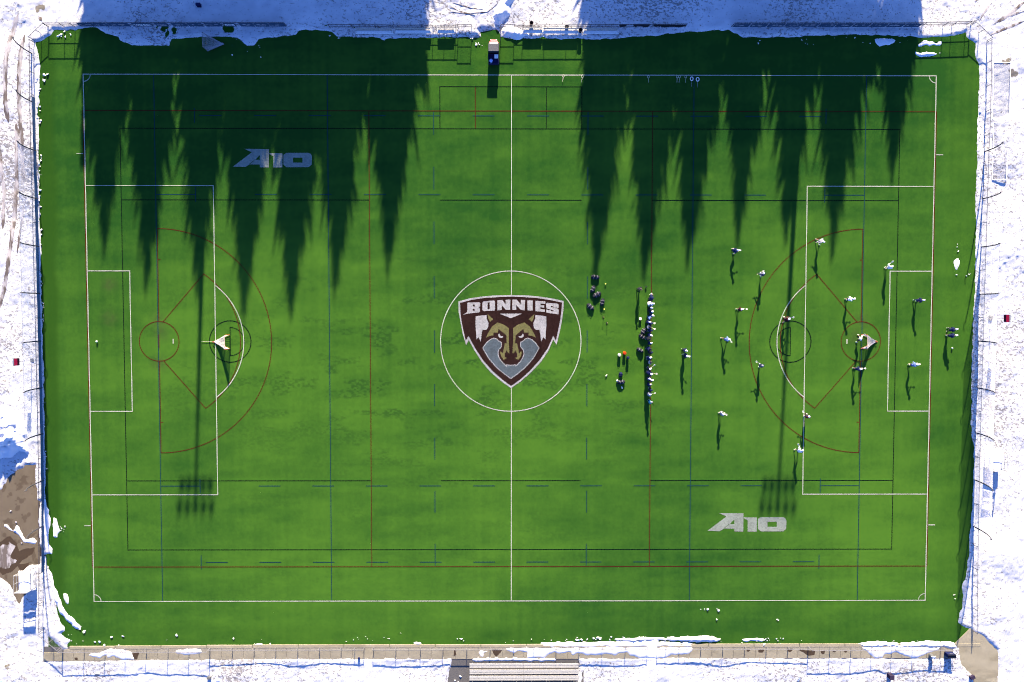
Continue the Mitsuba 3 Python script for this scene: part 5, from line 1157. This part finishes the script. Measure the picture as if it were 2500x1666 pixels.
# floodlight masts
for (b0, top, lab) in (((515, -25), (476, 1252), 'tall floodlight mast beyond the upper left of the pitch'), ((1958, -25), (1898, 1252), 'tall floodlight mast beyond the upper right of the pitch')):
    p1 = G(*top); yb = 46.5; xb_ = p1[0] + (yb - p1[1]) * math.tan(SUN_AZ); H = (yb - p1[1]) * math.tan(SUN_EL)
    k = thing('floodlight_mast', lab, 'floodlight'); put('pole', tube([(xb_, yb, 0), (xb_, yb, H * .5), (xb_, yb, H - .2)], [.42, .30, .16], 10), 'm_steel', k)
    for z, wd, n in ((H - 1.35, 4.2, 5), (H - .30, 4.7, 5)):
        br = put('crossarm', rbox((xb_, yb, z), (wd, .09, .09), .02), 'm_steel', k)
        for x_ in np.linspace(-wd / 2 + .25, wd / 2 - .25, n):
            vv, ff = lathe([(0, .38), (.28, .34), (.40, -.28), (.36, -.34), (0, -.34)], 12); a = .3
            vv = np.c_[vv[:, 0], vv[:, 1] * math.cos(a) - vv[:, 2] * math.sin(a), vv[:, 1] * math.sin(a) + vv[:, 2] * math.cos(a)]
            put('lamp', (vv + (xb_ + x_, yb - .2, z - .05), ff), 'm_grey', br)


# ------------------------------------------------------------------ families of like things
FAMILY = {'chain_link_fence': 'chain link fences around the pitch', 'team_bench': 'team benches along the top fence', 'kit_bag': 'kit bags left on the turf', 'lacrosse_goal': 'lacrosse goals', 'lacrosse_stick': 'lacrosse sticks held by players',
          'spare_stick': 'spare sticks on the upper touchline', 'goalkeeper_stick': 'goalkeeper sticks on the upper touchline', 'snow_patch': 'patches of melting snow', 'snow_pile': 'piles of pushed snow', 'spruce_tree': 'spruces beyond the top of the pitch',
          'evergreen_hedge': 'hedges beyond the top of the pitch', 'floodlight_mast': 'floodlight masts', 'shot_clock': 'shot clocks behind the goals', 'viewing_platform': 'viewing platforms outside the fence', 'goal_frame': 'soccer goals lying in the snow',
          'ball_stop_net': 'ball stop nets behind the goals', 'drinks_cooler': 'drinks coolers on the turf', 'trash_bin': 'trash bins by the top benches', 'ball': 'balls on the turf', 'water_bottle': 'water bottles on the turf', 'corner_pole': 'short marker poles'}
for key, said in labels.items():
    base = key.rsplit('_', 1)[0] if key[-3:].isdigit() else key
    if '__' in key or 'category' not in said: continue
    if base in FAMILY: said['group'] = FAMILY[base]
    if base == 'person': said['group'] = 'players in the long line' if 'long line' in said['label'] else 'players spread over the right half'
